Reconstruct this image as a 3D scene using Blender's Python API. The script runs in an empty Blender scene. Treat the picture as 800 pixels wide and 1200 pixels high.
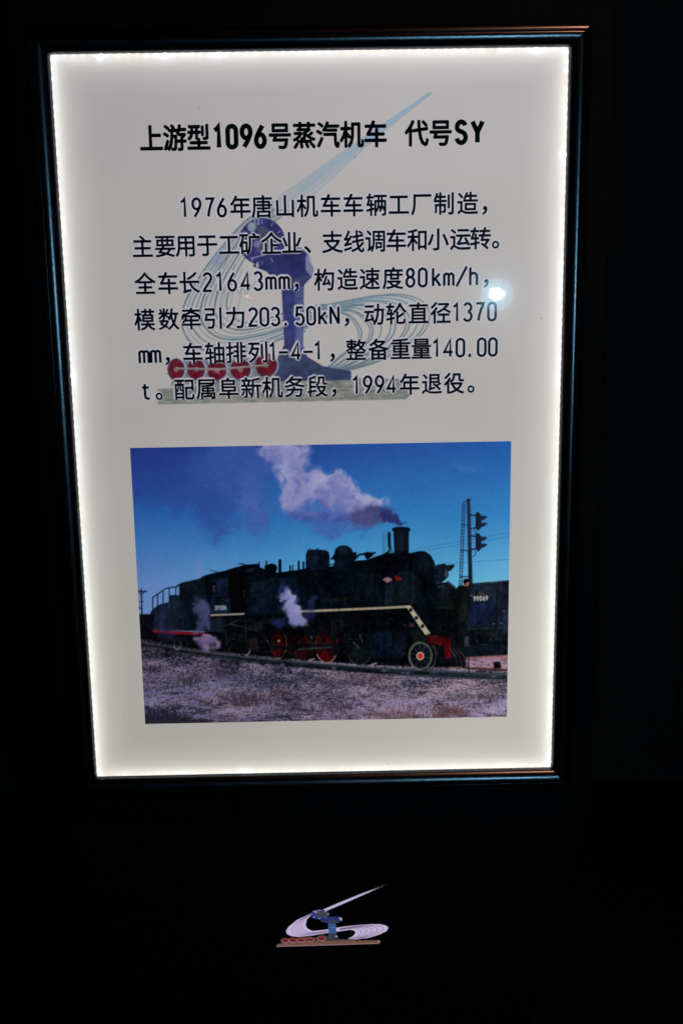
import bpy, bmesh, math, random
import numpy as np
from mathutils import Matrix, Vector

# ------------------------------------------------------------------ camera, world, exposure
S = bpy.context.scene
COL = S.collection
Z0 = 0.80                                   # height of the lit sheet's lower edge above the floor
FPX = 1595.34                               # focal length in px of the 800 x 1200 photograph
CAM = np.array([0.308966, -1.660647, 0.781007 + Z0])
RC = np.array([[0.9997653787, -0.0153857865, -0.0152468057],
               [-0.0185925652, -0.2484140281, -0.9684754964],
               [0.0111132368, 0.9685317487, -0.2486418062]])
cd = bpy.data.cameras.new('camera'); cam = bpy.data.objects.new('camera', cd); COL.objects.link(cam)
Rb = Matrix([list(RC[0]), list(-RC[1]), list(-RC[2])]).transposed()
cam.matrix_world = Matrix.Translation(Vector(CAM)) @ Rb.to_4x4()
cd.sensor_fit = 'VERTICAL'; cd.sensor_height = 36.0; cd.lens = FPX / 1200 * 36
cd.clip_start = 0.05; cd.clip_end = 60
S.camera = cam
w = bpy.data.worlds.new('World'); S.world = w; w.use_nodes = True
w.node_tree.nodes['Background'].inputs['Color'].default_value = (0.55, 0.85, 1.0, 1)
w.node_tree.nodes['Background'].inputs['Strength'].default_value = 0.011
S.view_settings.view_transform = 'Standard'; S.view_settings.look = 'None'
S.view_settings.exposure = 0; S.view_settings.gamma = 1
S.cycles.transparent_max_bounces = 24; S.cycles.max_bounces = 8
S.cycles.sample_clamp_indirect = 4
random.seed(5); RNG = np.random.default_rng(11)

W, H = 0.6, 0.9069                          # visible opening of the light box, metres

def at(px, py, Y=0.0):
    """point of the plane y=Y seen at a place of the photograph (arrays allowed); z measured from the sheet's lower edge"""
    a = (np.asarray(px, float) - 400) / FPX; b = (np.asarray(py, float) - 600) / FPX
    d = [RC[0][k] * a + RC[1][k] * b + RC[2][k] for k in range(3)]
    t = (Y - CAM[1]) / d[1]
    return CAM[0] + t * d[0], CAM[2] - Z0 + t * d[2]

# ------------------------------------------------------------------ materials
def mat(name, base=(.5, .5, .5), rough=.5, metal=0, spec=.5, emit=None, estr=0):
    m = bpy.data.materials.new(name); m.use_nodes = True
    b = m.node_tree.nodes['Principled BSDF']
    b.inputs['Base Color'].default_value = (*base, 1); b.inputs['Roughness'].default_value = rough
    b.inputs['Metallic'].default_value = metal; b.inputs['Specular IOR Level'].default_value = spec
    if emit:
        b.inputs['Emission Color'].default_value = (*emit, 1); b.inputs['Emission Strength'].default_value = estr
    return m

def grain(m, scale, bump, lo=.8, hi=1.2, rlo=None, rhi=None):
    """fine relief and uneven tone on a principled material"""
    nt = m.node_tree; N = nt.nodes; L = nt.links; b = N['Principled BSDF']
    tc = N.new('ShaderNodeTexCoord'); n = N.new('ShaderNodeTexNoise'); n.inputs['Scale'].default_value = scale
    n.inputs['Detail'].default_value = 3
    L.new(tc.outputs['Object'], n.inputs['Vector'])
    bp = N.new('ShaderNodeBump'); bp.inputs['Strength'].default_value = bump; bp.inputs['Distance'].default_value = .0004
    L.new(n.outputs['Fac'], bp.inputs['Height']); L.new(bp.outputs['Normal'], b.inputs['Normal'])
    n2 = N.new('ShaderNodeTexNoise'); n2.inputs['Scale'].default_value = scale / 60; L.new(tc.outputs['Object'], n2.inputs['Vector'])
    mr = N.new('ShaderNodeMapRange'); mr.inputs['To Min'].default_value = lo; mr.inputs['To Max'].default_value = hi
    L.new(n2.outputs['Fac'], mr.inputs['Value'])
    mx = N.new('ShaderNodeMix'); mx.data_type = 'RGBA'; mx.blend_type = 'MULTIPLY'; mx.inputs[0].default_value = 1
    mx.inputs[6].default_value = b.inputs['Base Color'].default_value[:]
    cmb = N.new('ShaderNodeCombineColor')
    for k in range(3): L.new(mr.outputs['Result'], cmb.inputs[k])
    L.new(cmb.outputs[0], mx.inputs[7]); L.new(mx.outputs[2], b.inputs['Base Color'])
    if rlo is not None:
        r = N.new('ShaderNodeMapRange'); r.inputs['To Min'].default_value = rlo; r.inputs['To Max'].default_value = rhi
        L.new(n2.outputs['Fac'], r.inputs['Value']); L.new(r.outputs['Result'], b.inputs['Roughness'])
    return m

M_frame = grain(mat('frame_lacquer', (.052, .058, .068), .24, 1, .5), 1000, .16, .85, 1.15, .19, .25)
M_house = grain(mat('black_housing', (.0008, .0018, .0028), .6, 0, .05), 900, .2)
M_wall = grain(mat('wall_paint', (.020, .022, .022), .8, 0, .1), 300, .3)
M_floor = grain(mat('floor_tile', (.010, .010, .010), .6, 0, .15), 200, .2)
M_ceil = mat('ceiling_paint', (.02, .02, .02), .9)
M_metal = mat('lamp_metal', (.03, .03, .03), .4, .8)

def film_material():
    """printed film: tints the light of the sheet behind it with the ink laid down at each point"""
    m = bpy.data.materials.new('printed_film'); m.use_nodes = True; nt = m.node_tree; nt.nodes.clear()
    o = nt.nodes.new('ShaderNodeOutputMaterial'); t = nt.nodes.new('ShaderNodeBsdfTransparent'); a = nt.nodes.new('ShaderNodeAttribute')
    a.attribute_name = 'ink'; nt.links.new(a.outputs['Color'], t.inputs['Color']); nt.links.new(t.outputs[0], o.inputs['Surface'])
    return m
M_film = film_material()

def ink_material():
    m = bpy.data.materials.new('black_ink'); m.use_nodes = True; nt = m.node_tree; nt.nodes.clear()
    o = nt.nodes.new('ShaderNodeOutputMaterial'); t = nt.nodes.new('ShaderNodeBsdfDiffuse')
    t.inputs['Color'].default_value = (.012, .017, .024, 1); nt.links.new(t.outputs[0], o.inputs['Surface'])
    return m
M_ink = ink_material()

def sheet_material():
    """milky acrylic: passes the light of the LED strips behind its rim, and its own emission, brighter to the right, stands in for the light guide"""
    m = bpy.data.materials.new('milky_acrylic'); m.use_nodes = True; nt = m.node_tree; N = nt.nodes; L = nt.links; N.clear()
    o = N.new('ShaderNodeOutputMaterial'); tr = N.new('ShaderNodeBsdfTranslucent'); tr.inputs['Color'].default_value = (.82, .82, .80, 1)
    em = N.new('ShaderNodeEmission'); ad = N.new('ShaderNodeAddShader')
    tc = N.new('ShaderNodeTexCoord'); sp = N.new('ShaderNodeSeparateXYZ'); L.new(tc.outputs['Object'], sp.inputs[0])
    mr = N.new('ShaderNodeMapRange'); mr.inputs['From Min'].default_value = 0; mr.inputs['From Max'].default_value = H
    L.new(sp.outputs['Z'], mr.inputs['Value'])
    mx = N.new('ShaderNodeMix'); mx.data_type = 'RGBA'; L.new(mr.outputs['Result'], mx.inputs[0])
    mx.inputs[6].default_value = (.605, .582, .535, 1)       # warmer emission tint low
    mx.inputs[7].default_value = (.575, .543, .553, 1)       # cooler emission tint high
    n = N.new('ShaderNodeTexNoise'); n.inputs['Scale'].default_value = 3.2; n.inputs['Detail'].default_value = 2; L.new(tc.outputs['Object'], n.inputs['Vector'])
    m2 = N.new('ShaderNodeMapRange'); m2.inputs['From Min'].default_value = .3; m2.inputs['From Max'].default_value = .7
    m2.inputs['To Min'].default_value = .93; m2.inputs['To Max'].default_value = 1.07; L.new(n.outputs['Fac'], m2.inputs['Value'])
    g = N.new('ShaderNodeTexNoise'); g.inputs['Scale'].default_value = 700; g.inputs['Detail'].default_value = 1; L.new(tc.outputs['Object'], g.inputs['Vector'])
    m3 = N.new('ShaderNodeMapRange'); m3.inputs['From Min'].default_value = .3; m3.inputs['From Max'].default_value = .7
    m3.inputs['To Min'].default_value = .965; m3.inputs['To Max'].default_value = 1.035; L.new(g.outputs['Fac'], m3.inputs['Value'])
    mu = N.new('ShaderNodeMath'); mu.operation = 'MULTIPLY'; L.new(m2.outputs['Result'], mu.inputs[0]); L.new(m3.outputs['Result'], mu.inputs[1])
    gx = N.new('ShaderNodeMapRange'); gx.inputs['From Max'].default_value = W; gx.inputs['To Min'].default_value = .94; gx.inputs['To Max'].default_value = 1.15
    L.new(sp.outputs['X'], gx.inputs['Value']); mu2 = N.new('ShaderNodeMath'); mu2.operation = 'MULTIPLY'; L.new(mu.outputs[0], mu2.inputs[0]); L.new(gx.outputs['Result'], mu2.inputs[1])
    L.new(mx.outputs[2], em.inputs['Color']); L.new(mu2.outputs[0], em.inputs['Strength'])
    L.new(tr.outputs[0], ad.inputs[0]); L.new(em.outputs[0], ad.inputs[1]); L.new(ad.outputs[0], o.inputs['Surface'])
    return m
M_sheet = sheet_material()

def cover_material():
    """clear glossy cover with a fine film of dust and wiping scratches"""
    m = bpy.data.materials.new('clear_cover'); m.use_nodes = True; nt = m.node_tree; N = nt.nodes; L = nt.links; N.clear()
    o = N.new('ShaderNodeOutputMaterial'); t = N.new('ShaderNodeBsdfTransparent'); f = N.new('ShaderNodeFresnel'); f.inputs['IOR'].default_value = 1.49
    g1 = N.new('ShaderNodeBsdfGlossy'); g1.inputs['Roughness'].default_value = .01
    g2 = N.new('ShaderNodeBsdfGlossy'); g2.inputs['Roughness'].default_value = .11
    g3 = N.new('ShaderNodeBsdfGlossy'); g3.inputs['Roughness'].default_value = .32
    a = N.new('ShaderNodeMixShader'); a.inputs[0].default_value = .042
    b = N.new('ShaderNodeMixShader'); b.inputs[0].default_value = .018
    c = N.new('ShaderNodeMixShader')
    L.new(g1.outputs[0], a.inputs[1]); L.new(g2.outputs[0], a.inputs[2]); L.new(a.outputs[0], b.inputs[1]); L.new(g3.outputs[0], b.inputs[2])
    L.new(f.outputs[0], c.inputs[0]); L.new(t.outputs[0], c.inputs[1]); L.new(b.outputs[0], c.inputs[2]); L.new(c.outputs[0], o.inputs['Surface'])
    return m
M_cover = cover_material()

def emit_mat(name, col, strength):
    m = bpy.data.materials.new(name); m.use_nodes = True; nt = m.node_tree; nt.nodes.clear()
    o = nt.nodes.new('ShaderNodeOutputMaterial'); e = nt.nodes.new('ShaderNodeEmission')
    e.inputs['Color'].default_value = (*col, 1); e.inputs['Strength'].default_value = strength
    nt.links.new(e.outputs[0], o.inputs['Surface']); return m

# ------------------------------------------------------------------ object helpers
def tag(o, label=None, cat=None, kind=None, group=None):
    if label: o['label'] = label
    if cat: o['category'] = cat
    if kind: o['kind'] = kind
    if group: o['group'] = group
    return o

def empty(name, loc):
    o = bpy.data.objects.new(name, None); o.location = loc; o.empty_display_size = .1; COL.objects.link(o); return o

def obj(name, verts, faces, m, parent=None, smooth=False, loc=None):
    me = bpy.data.meshes.new(name); me.from_pydata([tuple(v) for v in verts], [], faces); me.update()
    me.materials.append(m)
    if smooth: me.polygons.foreach_set('use_smooth', [True] * len(me.polygons))
    o = bpy.data.objects.new(name, me); COL.objects.link(o)
    if parent: o.parent = parent
    if loc: o.location = loc
    return o

def box(x0, x1, y0, y1, z0, z1):
    v = [(x, y, z) for x in (x0, x1) for y in (y0, y1) for z in (z0, z1)]
    f = [(0, 1, 3, 2), (4, 6, 7, 5), (0, 4, 5, 1), (2, 3, 7, 6), (0, 2, 6, 4), (1, 5, 7, 3)]
    return v, f

def bevel(o, width, seg=2):
    bm = bmesh.new(); bm.from_mesh(o.data)
    bmesh.ops.bevel(bm, geom=list(bm.edges), offset=width, segments=seg, profile=.5, affect='EDGES')
    bm.to_mesh(o.data); bm.free(); return o

def lathe(profile, n=32):
    v, f = [], []
    for r, z in profile:
        for k in range(n):
            t = 2 * math.pi * k / n; v.append((r * math.cos(t), r * math.sin(t), z))
    for i in range(len(profile) - 1):
        for k in range(n):
            f.append((i * n + k, i * n + (k + 1) % n, (i + 1) * n + (k + 1) % n, (i + 1) * n + k))
    f.append(tuple(range(n - 1, -1, -1))); f.append(tuple((len(profile) - 1) * n + k for k in range(n)))
    return v, f

# ------------------------------------------------------------------ the room
def slab(name, b, m): return tag(obj(name, *box(*b), m), kind='structure')
slab('floor', (-4, 4.5, -5, 2.5, -.1, 0), M_floor)
wall = slab('wall', (-4, 4.5, 1.6, 1.75, .004, 3.2), M_wall)
slab('ceiling', (-4, 4.5, -5, 2.5, 3.204, 3.3), M_ceil)
# skirting and wall panels, joints recessed
for x0, x1 in ((-4, -.51), (-.506, 1.20), (1.204, 4.5)):
    bevel(obj('wall_panel', *box(x0, x1, 1.59, 1.598, .10, 2.9), M_wall, wall), .002, 1)

# ------------------------------------------------------------------ the kiosk
kiosk = tag(empty('information_kiosk', (0, 0, Z0)),
            'black kiosk with a backlit framed locomotive board and small lit emblem beneath', 'information kiosk')
YH = 0.012                                   # front face of the housing
def X(px, py, Y=YH):
    a, b = at(px, py, Y); return float(a), float(b)
xl, _ = X(8, 0); xl2, zl2 = X(72, 961); xl3, zl3 = X(160, 1200)
xr, _ = X(722, 0); xr2, zr2 = X(692, 955); xr3, zr3 = X(622, 1200)
XL = (xl + xl2) / 2; XR = (xr + xr2) / 2; ZB = (zl2 + zr2) / 2
sl = (xl3 - XL) / (ZB - zl3); sr = (XR - xr3) / (ZB - zr3); ZN = -.60
ol = [(XL, H + .11), (XR, H + .11), (XR, ZB), (XR - sr * (ZB - ZN), ZN), (XL + sl * (ZB - ZN), ZN), (XL, ZB)]
v = [(x, YH, z) for x, z in ol] + [(x, YH + .11, z) for x, z in ol]
n = 6
f = [tuple(range(n)), tuple(range(2 * n - 1, n - 1, -1))] + [(i, n + i, n + (i + 1) % n, (i + 1) % n) for i in range(n)]
hs = obj('housing', v, f, M_house, kiosk)
bm = bmesh.new(); bm.from_mesh(hs.data); bmesh.ops.recalc_face_normals(bm, faces=bm.faces)
bmesh.ops.bevel(bm, geom=list(bm.edges), offset=.003, segments=2, profile=.5, affect='EDGES'); bm.to_mesh(hs.data); bm.free()
xa, xb = XL + sl * (ZB - ZN), XR - sr * (ZB - ZN)
bevel(obj('foot', *box(xa + .03, xb - .03, YH + .01, YH + .10, -Z0 + .024, ZN - .002), M_house, kiosk), .003)
bevel(obj('base_plate', *box(xa - .10, xb + .10, YH - .16, YH + .28, -Z0 + .002, -Z0 + .022), M_house, kiosk), .004)

# frame: four mitred rails with a rounded moulding
FW = .026
prof = [(0, .0105), (0, -.0010)]
for k in range(13):                                   # cove rising to the rounded ridge
    t = math.pi / 2 * k / 12
    prof.append((.0006 + .0136 * (1 - math.cos(t)) ** .92, -.0016 - .0098 * math.sin(t)))
prof += [(.0155, -.0112), (.0167, -.0107), (.0177, -.0098), (.0184, -.0087), (.0187, -.0080), (.0190, -.0078)]   # over the ridge and into a groove
for k in range(7):                                    # outer bevel, slightly crowned
    t = k / 6; prof.append((.0193 + .0064 * t, -.0080 + .0012 * t + .0030 * t * t))
prof += [(FW, -.0030), (FW, YH - .0004)]
corners = [((0, 0), (-1, -1)), ((W, 0), (1, -1)), ((W, H), (1, 1)), ((0, H), (-1, 1))]
for i in range(4):
    (c0, d0), (c1, d1) = corners[i], corners[(i + 1) % 4]
    # tiny gap at the mitre, as the joint shows in the photograph
    L_ = Vector((c1[0] - c0[0], c1[1] - c0[1])).normalized() * .00012
    NS = 60; v = []
    for s in range(NS + 1):
        t = s / NS
        for wd, y in prof:
            a = (c0[0] + d0[0] * wd + L_.x, c0[1] + d0[1] * wd + L_.y); b = (c1[0] + d1[0] * wd - L_.x, c1[1] + d1[1] * wd - L_.y)
            v.append((a[0] + (b[0] - a[0]) * t, y, a[1] + (b[1] - a[1]) * t))
    m_ = len(prof)
    f = [(s * m_ + k, s * m_ + k + 1, (s + 1) * m_ + k + 1, (s + 1) * m_ + k) for s in range(NS) for k in range(m_ - 1)]
    f += [tuple(range(m_)), tuple(NS * m_ + k for k in reversed(range(m_)))]
    r = obj('frame_rail', v, f, M_frame, kiosk, smooth=False)
    bm = bmesh.new(); bm.from_mesh(r.data); bmesh.ops.recalc_face_normals(bm, faces=bm.faces)
    for fc in bm.faces: fc.smooth = len(fc.verts) == 4
    for e in bm.edges:
        if len(e.link_faces) == 2 and e.calc_face_angle(0) > math.radians(40): e.smooth = False
    bm.to_mesh(r.data); bm.free()

# lit sheet, LED strips behind its rim, clear cover
e_ = -.0004
def sheet(name, y, m, g=e_):
    return obj(name, [(g, y, g), (W - g, y, g), (W - g, y, H - g), (g, y, H - g)], [(0, 1, 2, 3)], m, kiosk)
sheet('light_panel', 0, M_sheet, -.0002 + .0004)
sheet('clear_cover', -.0010, M_cover, .0002)
bead_cols = [(1, 1, .90), (.97, 1, .97), (1, .95, .74), (.90, .93, 1), (1, 1, .97), (1, 1, .95)]
bead_mats = [emit_mat('led_bead_light', c, s) for c in bead_cols for s in (9, 11.5)]
warm_b = emit_mat('led_bead_warm', (1, .78, .54), 7); cool_b = emit_mat('led_bead_cool', (.86, .88, 1), 28)
strip_m = emit_mat('added_rim_glow', (1, .99, .93), 1.9)  # emissive band added behind the beads to widen the rim glow
strip_m2 = emit_mat('added_edge_glow', (1, .985, .94), .26)  # emissive band added further in to carry the rim glow inward
strip_m3 = emit_mat('added_inner_glow', (.96, .97, 1), .085)  # second added band, set deeper inward, lets the rim glow fade out
def led_strip(p0, p1, inward, pitch):
    d = Vector((p1[0] - p0[0], p1[1] - p0[1])); Ln = d.length; d.normalize(); nb = int(Ln / pitch)
    V, F, MI = [], [], []; mats = [strip_m] + bead_mats + [warm_b, cool_b, strip_m2, strip_m3]
    yb = .0058
    def quad(cx, cz, hl, hw, y, mi):
        k = len(V); a = d * hl; b = Vector(inward) * hw
        for s, t in ((-1, -1), (1, -1), (1, 1), (-1, 1)): V.append((cx + a.x * s + b.x * t, y, cz + a.y * s + b.y * t))
        F.append((k, k + 1, k + 2, k + 3)); MI.append(mi)
    mid = Vector(((p0[0] + p1[0]) / 2, (p0[1] + p1[1]) / 2)) + Vector(inward) * .0022
    quad(mid.x, mid.y, Ln / 2 - .004, .0030, .0112, 0)
    m3 = mid + Vector(inward) * .027; quad(m3.x, m3.y, Ln / 2 - .026, .0090, .0116, len(mats) - 1)
    m2 = mid + Vector(inward) * .010; quad(m2.x, m2.y, Ln / 2 - .012, .0065, .0114, len(mats) - 2)
    for k in range(nb):
        t = (k + .5) / nb * Ln; c = Vector(p0) + d * t + Vector(inward) * .0016
        mi = 1 + RNG.integers(0, len(bead_mats))
        if RNG.random() < .03: mi = len(mats) - 4
        if RNG.random() < .025: mi = len(mats) - 3
        quad(c.x, c.y, .0017, .0011, yb, int(mi))
    me = bpy.data.meshes.new('led_strip'); me.from_pydata(V, [], F)
    for m in mats: me.materials.append(m)
    me.polygons.foreach_set('material_index', MI); me.update()
    o = bpy.data.objects.new('led_strip', me); COL.objects.link(o); o.parent = kiosk
led_strip((0, 0), (W, 0), (0, 1), .0105); led_strip((W, 0), (W, H), (-1, 0), .0105)
led_strip((W, H), (0, H), (0, -1), .0105); led_strip((0, H), (0, 0), (1, 0), .0105)

# the poster film over the sheet: paper ground with a light grey tint, open where the photograph is printed
PX0, PX1, PZ0, PZ1 = .0672, .5404, .0733, .4418
TB = .70
def paper_material():
    m = bpy.data.materials.new('paper_film'); m.use_nodes = True; nt = m.node_tree; nt.nodes.clear()
    o = nt.nodes.new('ShaderNodeOutputMaterial'); t = nt.nodes.new('ShaderNodeBsdfTransparent')
    t.inputs['Color'].default_value = (TB, TB, TB, 1); nt.links.new(t.outputs[0], o.inputs['Surface']); return m
MX0, MX1, MZ0, MZ1 = .055, .560, .4640, .8840            # the pale picture with the text over it
pv, pf = [], []
xs_ = sorted({0, PX0, PX1, MX0, MX1, W}); zs_ = sorted({0, PZ0, PZ1, MZ0, MZ1, H})
for xa_, xb_ in zip(xs_[:-1], xs_[1:]):
    for za_, zb_ in zip(zs_[:-1], zs_[1:]):
        xm_, zm_ = (xa_ + xb_) / 2, (za_ + zb_) / 2
        if (PX0 < xm_ < PX1 and PZ0 < zm_ < PZ1) or (MX0 < xm_ < MX1 and MZ0 < zm_ < MZ1): continue
        k = len(pv); pv += [(xa_, -.0003, za_), (xb_, -.0003, za_), (xb_, -.0003, zb_), (xa_, -.0003, zb_)]; pf.append((k, k + 1, k + 2, k + 3))
obj('paper_film', pv, pf, paper_material(), kiosk)

# ------------------------------------------------------------------ drawing the flat prints
def lin(c):
    c = np.asarray(c, float) / 255.0
    return np.where(c <= .04045, c / 12.92, ((c + .055) / 1.055) ** 2.4)

def hashgrid(nx, ny, seed): return np.random.default_rng(seed).random((ny, nx))
def vnoise(x, y, seed):
    g = hashgrid(257, 257, seed); x = x % 256; y = y % 256
    xi = np.floor(x).astype(int); yi = np.floor(y).astype(int); fx = x - xi; fy = y - yi
    fx = fx * fx * (3 - 2 * fx); fy = fy * fy * (3 - 2 * fy)
    return (g[yi, xi] * (1 - fx) + g[yi, xi + 1] * fx) * (1 - fy) + (g[yi + 1, xi] * (1 - fx) + g[yi + 1, xi + 1] * fx) * fy
def fbm(x, y, seed, octv=5, gain=.55):
    s = 0; a = 1; t = 0
    for k in range(octv):
        s = s + a * vnoise(x * 2 ** k + 17 * k, y * 2 ** k + 31 * k, seed + k); t += a; a *= gain
    return s / t
def sst(a, b, x):
    t = np.clip((x - a) / (b - a), 0, 1); return t * t * (3 - 2 * t)

class Canvas:
    def __init__(s, x0, y0, x1, y1, sc, bg):
        s.x0, s.y0, s.sc = x0, y0, sc; nx = int((x1 - x0) * sc); ny = int((y1 - y0) * sc)
        s.X, s.Y = np.meshgrid(x0 + (np.arange(nx) + .5) / sc, y0 + (np.arange(ny) + .5) / sc)
        s.A = np.zeros((ny, nx, 3)) + np.asarray(bg, float); s.ny, s.nx = ny, nx
    def win(s, xa, ya, xb, yb):
        i0 = max(0, int((ya - s.y0) * s.sc)); i1 = min(s.ny, int((yb - s.y0) * s.sc) + 2)
        j0 = max(0, int((xa - s.x0) * s.sc)); j1 = min(s.nx, int((xb - s.x0) * s.sc) + 2)
        return slice(i0, max(i0, i1)), slice(j0, max(j0, j1))
    def put(s, w_, a, col):
        a = a[..., None]; c = np.asarray(col, float)
        s.A[w_] = s.A[w_] * (1 - a) + c * a
    def mask(s, pts, w_):
        X_, Y_ = s.X[w_], s.Y[w_]; ins = np.zeros(X_.shape, bool); n = len(pts)
        for i in range(n):
            (xa, ya), (xb, yb) = pts[i], pts[(i + 1) % n]
            if ya == yb: continue
            c = ((ya > Y_) != (yb > Y_)) & (X_ < (xb - xa) * (Y_ - ya) / (yb - ya) + xa); ins ^= c
        return ins.astype(float)
    def dist(s, pts, w_):
        X_, Y_ = s.X[w_], s.Y[w_]; d = np.full(X_.shape, 1e9)
        for (xa, ya), (xb, yb) in zip(pts[:-1], pts[1:]):
            vx, vy = xb - xa, yb - ya; q = vx * vx + vy * vy + 1e-9
            t = np.clip(((X_ - xa) * vx + (Y_ - ya) * vy) / q, 0, 1)
            d = np.minimum(d, np.hypot(X_ - xa - t * vx, Y_ - ya - t * vy))
        return d
    def poly(s, pts, col, a=1, soft=0):
        xs = [p[0] for p in pts]; ys = [p[1] for p in pts]; w_ = s.win(min(xs) - soft * 2 - 1, min(ys) - soft * 2 - 1, max(xs) + soft * 2 + 1, max(ys) + soft * 2 + 1)
        if s.X[w_].size == 0: return
        m = s.mask(pts, w_); e = soft if soft else .35
        d = s.dist(list(pts) + [pts[0]], w_); sd = np.where(m > 0, d, -d)
        s.put(w_, sst(-e, e, sd) * a, col)
    def line(s, pts, wd, col, a=1, soft=.45):
        xs = [p[0] for p in pts]; ys = [p[1] for p in pts]; w_ = s.win(min(xs) - wd - 2, min(ys) - wd - 2, max(xs) + wd + 2, max(ys) + wd + 2)
        if s.X[w_].size == 0: return
        s.put(w_, (1 - sst(wd / 2 - soft, wd / 2 + soft, s.dist(pts, w_))) * a, col)
    def ell(s, cx, cy, rx, ry, col, a=1, soft=.4):
        w_ = s.win(cx - rx - 3 - soft, cy - ry - 3 - soft, cx + rx + 3 + soft, cy + ry + 3 + soft)
        if s.X[w_].size == 0: return
        r = np.hypot((s.X[w_] - cx) / rx, (s.Y[w_] - cy) / ry); e = soft / min(rx, ry)
        s.put(w_, (1 - sst(1 - e, 1 + e, r)) * a, col)
    def ring(s, cx, cy, rx, ry, wd, col, a=1, t0=0, t1=360):
        pts = [(cx + rx * math.cos(math.radians(t)), cy + ry * math.sin(math.radians(t))) for t in np.linspace(t0, t1, 40)]
        s.line(pts, wd, col, a)
    def sample(s, px, py):
        fx = np.clip((px - s.x0) * s.sc - .5, 0, s.nx - 1.001); fy = np.clip((py - s.y0) * s.sc - .5, 0, s.ny - 1.001)
        i = fx.astype(int); j = fy.astype(int); u = (fx - i)[..., None]; v_ = (fy - j)[..., None]
        return (s.A[j, i] * (1 - u) + s.A[j, i + 1] * u) * (1 - v_) + (s.A[j + 1, i] * (1 - u) + s.A[j + 1, i + 1] * u) * v_
    def text(s, txt, x, y, h, pitch, col, wd=1, a=1, slope=0):
        for k, ch in enumerate(txt):
            for st in strokes(ch):
                s.line([(x + k * pitch + p[0] * h * .9, y + slope * k * pitch - p[1] * h) for p in st], wd, col, a)

def to_px(x, z, Y=0.0):
    d = np.stack([x - CAM[0], np.full_like(x, Y - CAM[1]), z + Z0 - CAM[2]]); c = np.tensordot(RC, d, 1)
    return 400 + FPX * c[0] / c[2], 600 + FPX * c[1] / c[2]

def grid_object(name, x0, x1, z0, z1, step, y, cv, m, keep=None, fn=None, parent=kiosk, attr='ink'):
    nx = int(round((x1 - x0) / step)) + 1; nz = int(round((z1 - z0) / step)) + 1
    gx, gz = np.meshgrid(np.linspace(x0, x1, nx), np.linspace(z1, z0, nz))
    px, py = to_px(gx, gz, y); C_ = cv.sample(px, py)
    if fn is not None: C_ = fn(C_)
    idx = np.arange(nx * nz).reshape(nz, nx)
    q = np.stack([idx[1:, :-1], idx[1:, 1:], idx[:-1, 1:], idx[:-1, :-1]], -1).reshape(-1, 4)
    if keep is not None:
        kp = keep(C_).ravel(); q = q[kp[q].any(1)]
        u, inv = np.unique(q.ravel(), return_inverse=True); q = inv.reshape(-1, 4)
    else: u = np.arange(nx * nz)
    co = np.stack([gx.ravel()[u], np.full(len(u), y), gz.ravel()[u]], -1).astype(np.float32)
    me = bpy.data.meshes.new(name); me.vertices.add(len(co)); me.vertices.foreach_set('co', co.ravel())
    me.loops.add(q.size); me.loops.foreach_set('vertex_index', q.ravel().astype(np.int32))
    me.polygons.add(len(q)); me.polygons.foreach_set('loop_start', np.arange(0, q.size, 4, dtype=np.int32))
    me.update(calc_edges=True)
    at_ = me.color_attributes.new(attr, 'FLOAT_COLOR', 'POINT')
    rgba = np.ones((len(u), 4), np.float32); rgba[:, :3] = C_.reshape(-1, 3)[u]; at_.data.foreach_set('color', rgba.ravel())
    me.materials.append(m); o = bpy.data.objects.new(name, me); COL.objects.link(o); o.parent = parent
    return o

# ------------------------------------------------------------------ letters
def arc(cx, cy, rx, ry, a0, a1, n=14):
    return [(cx + rx * math.cos(math.radians(t)), cy + ry * math.sin(math.radians(t))) for t in np.linspace(a0, a1, n)]
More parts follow.
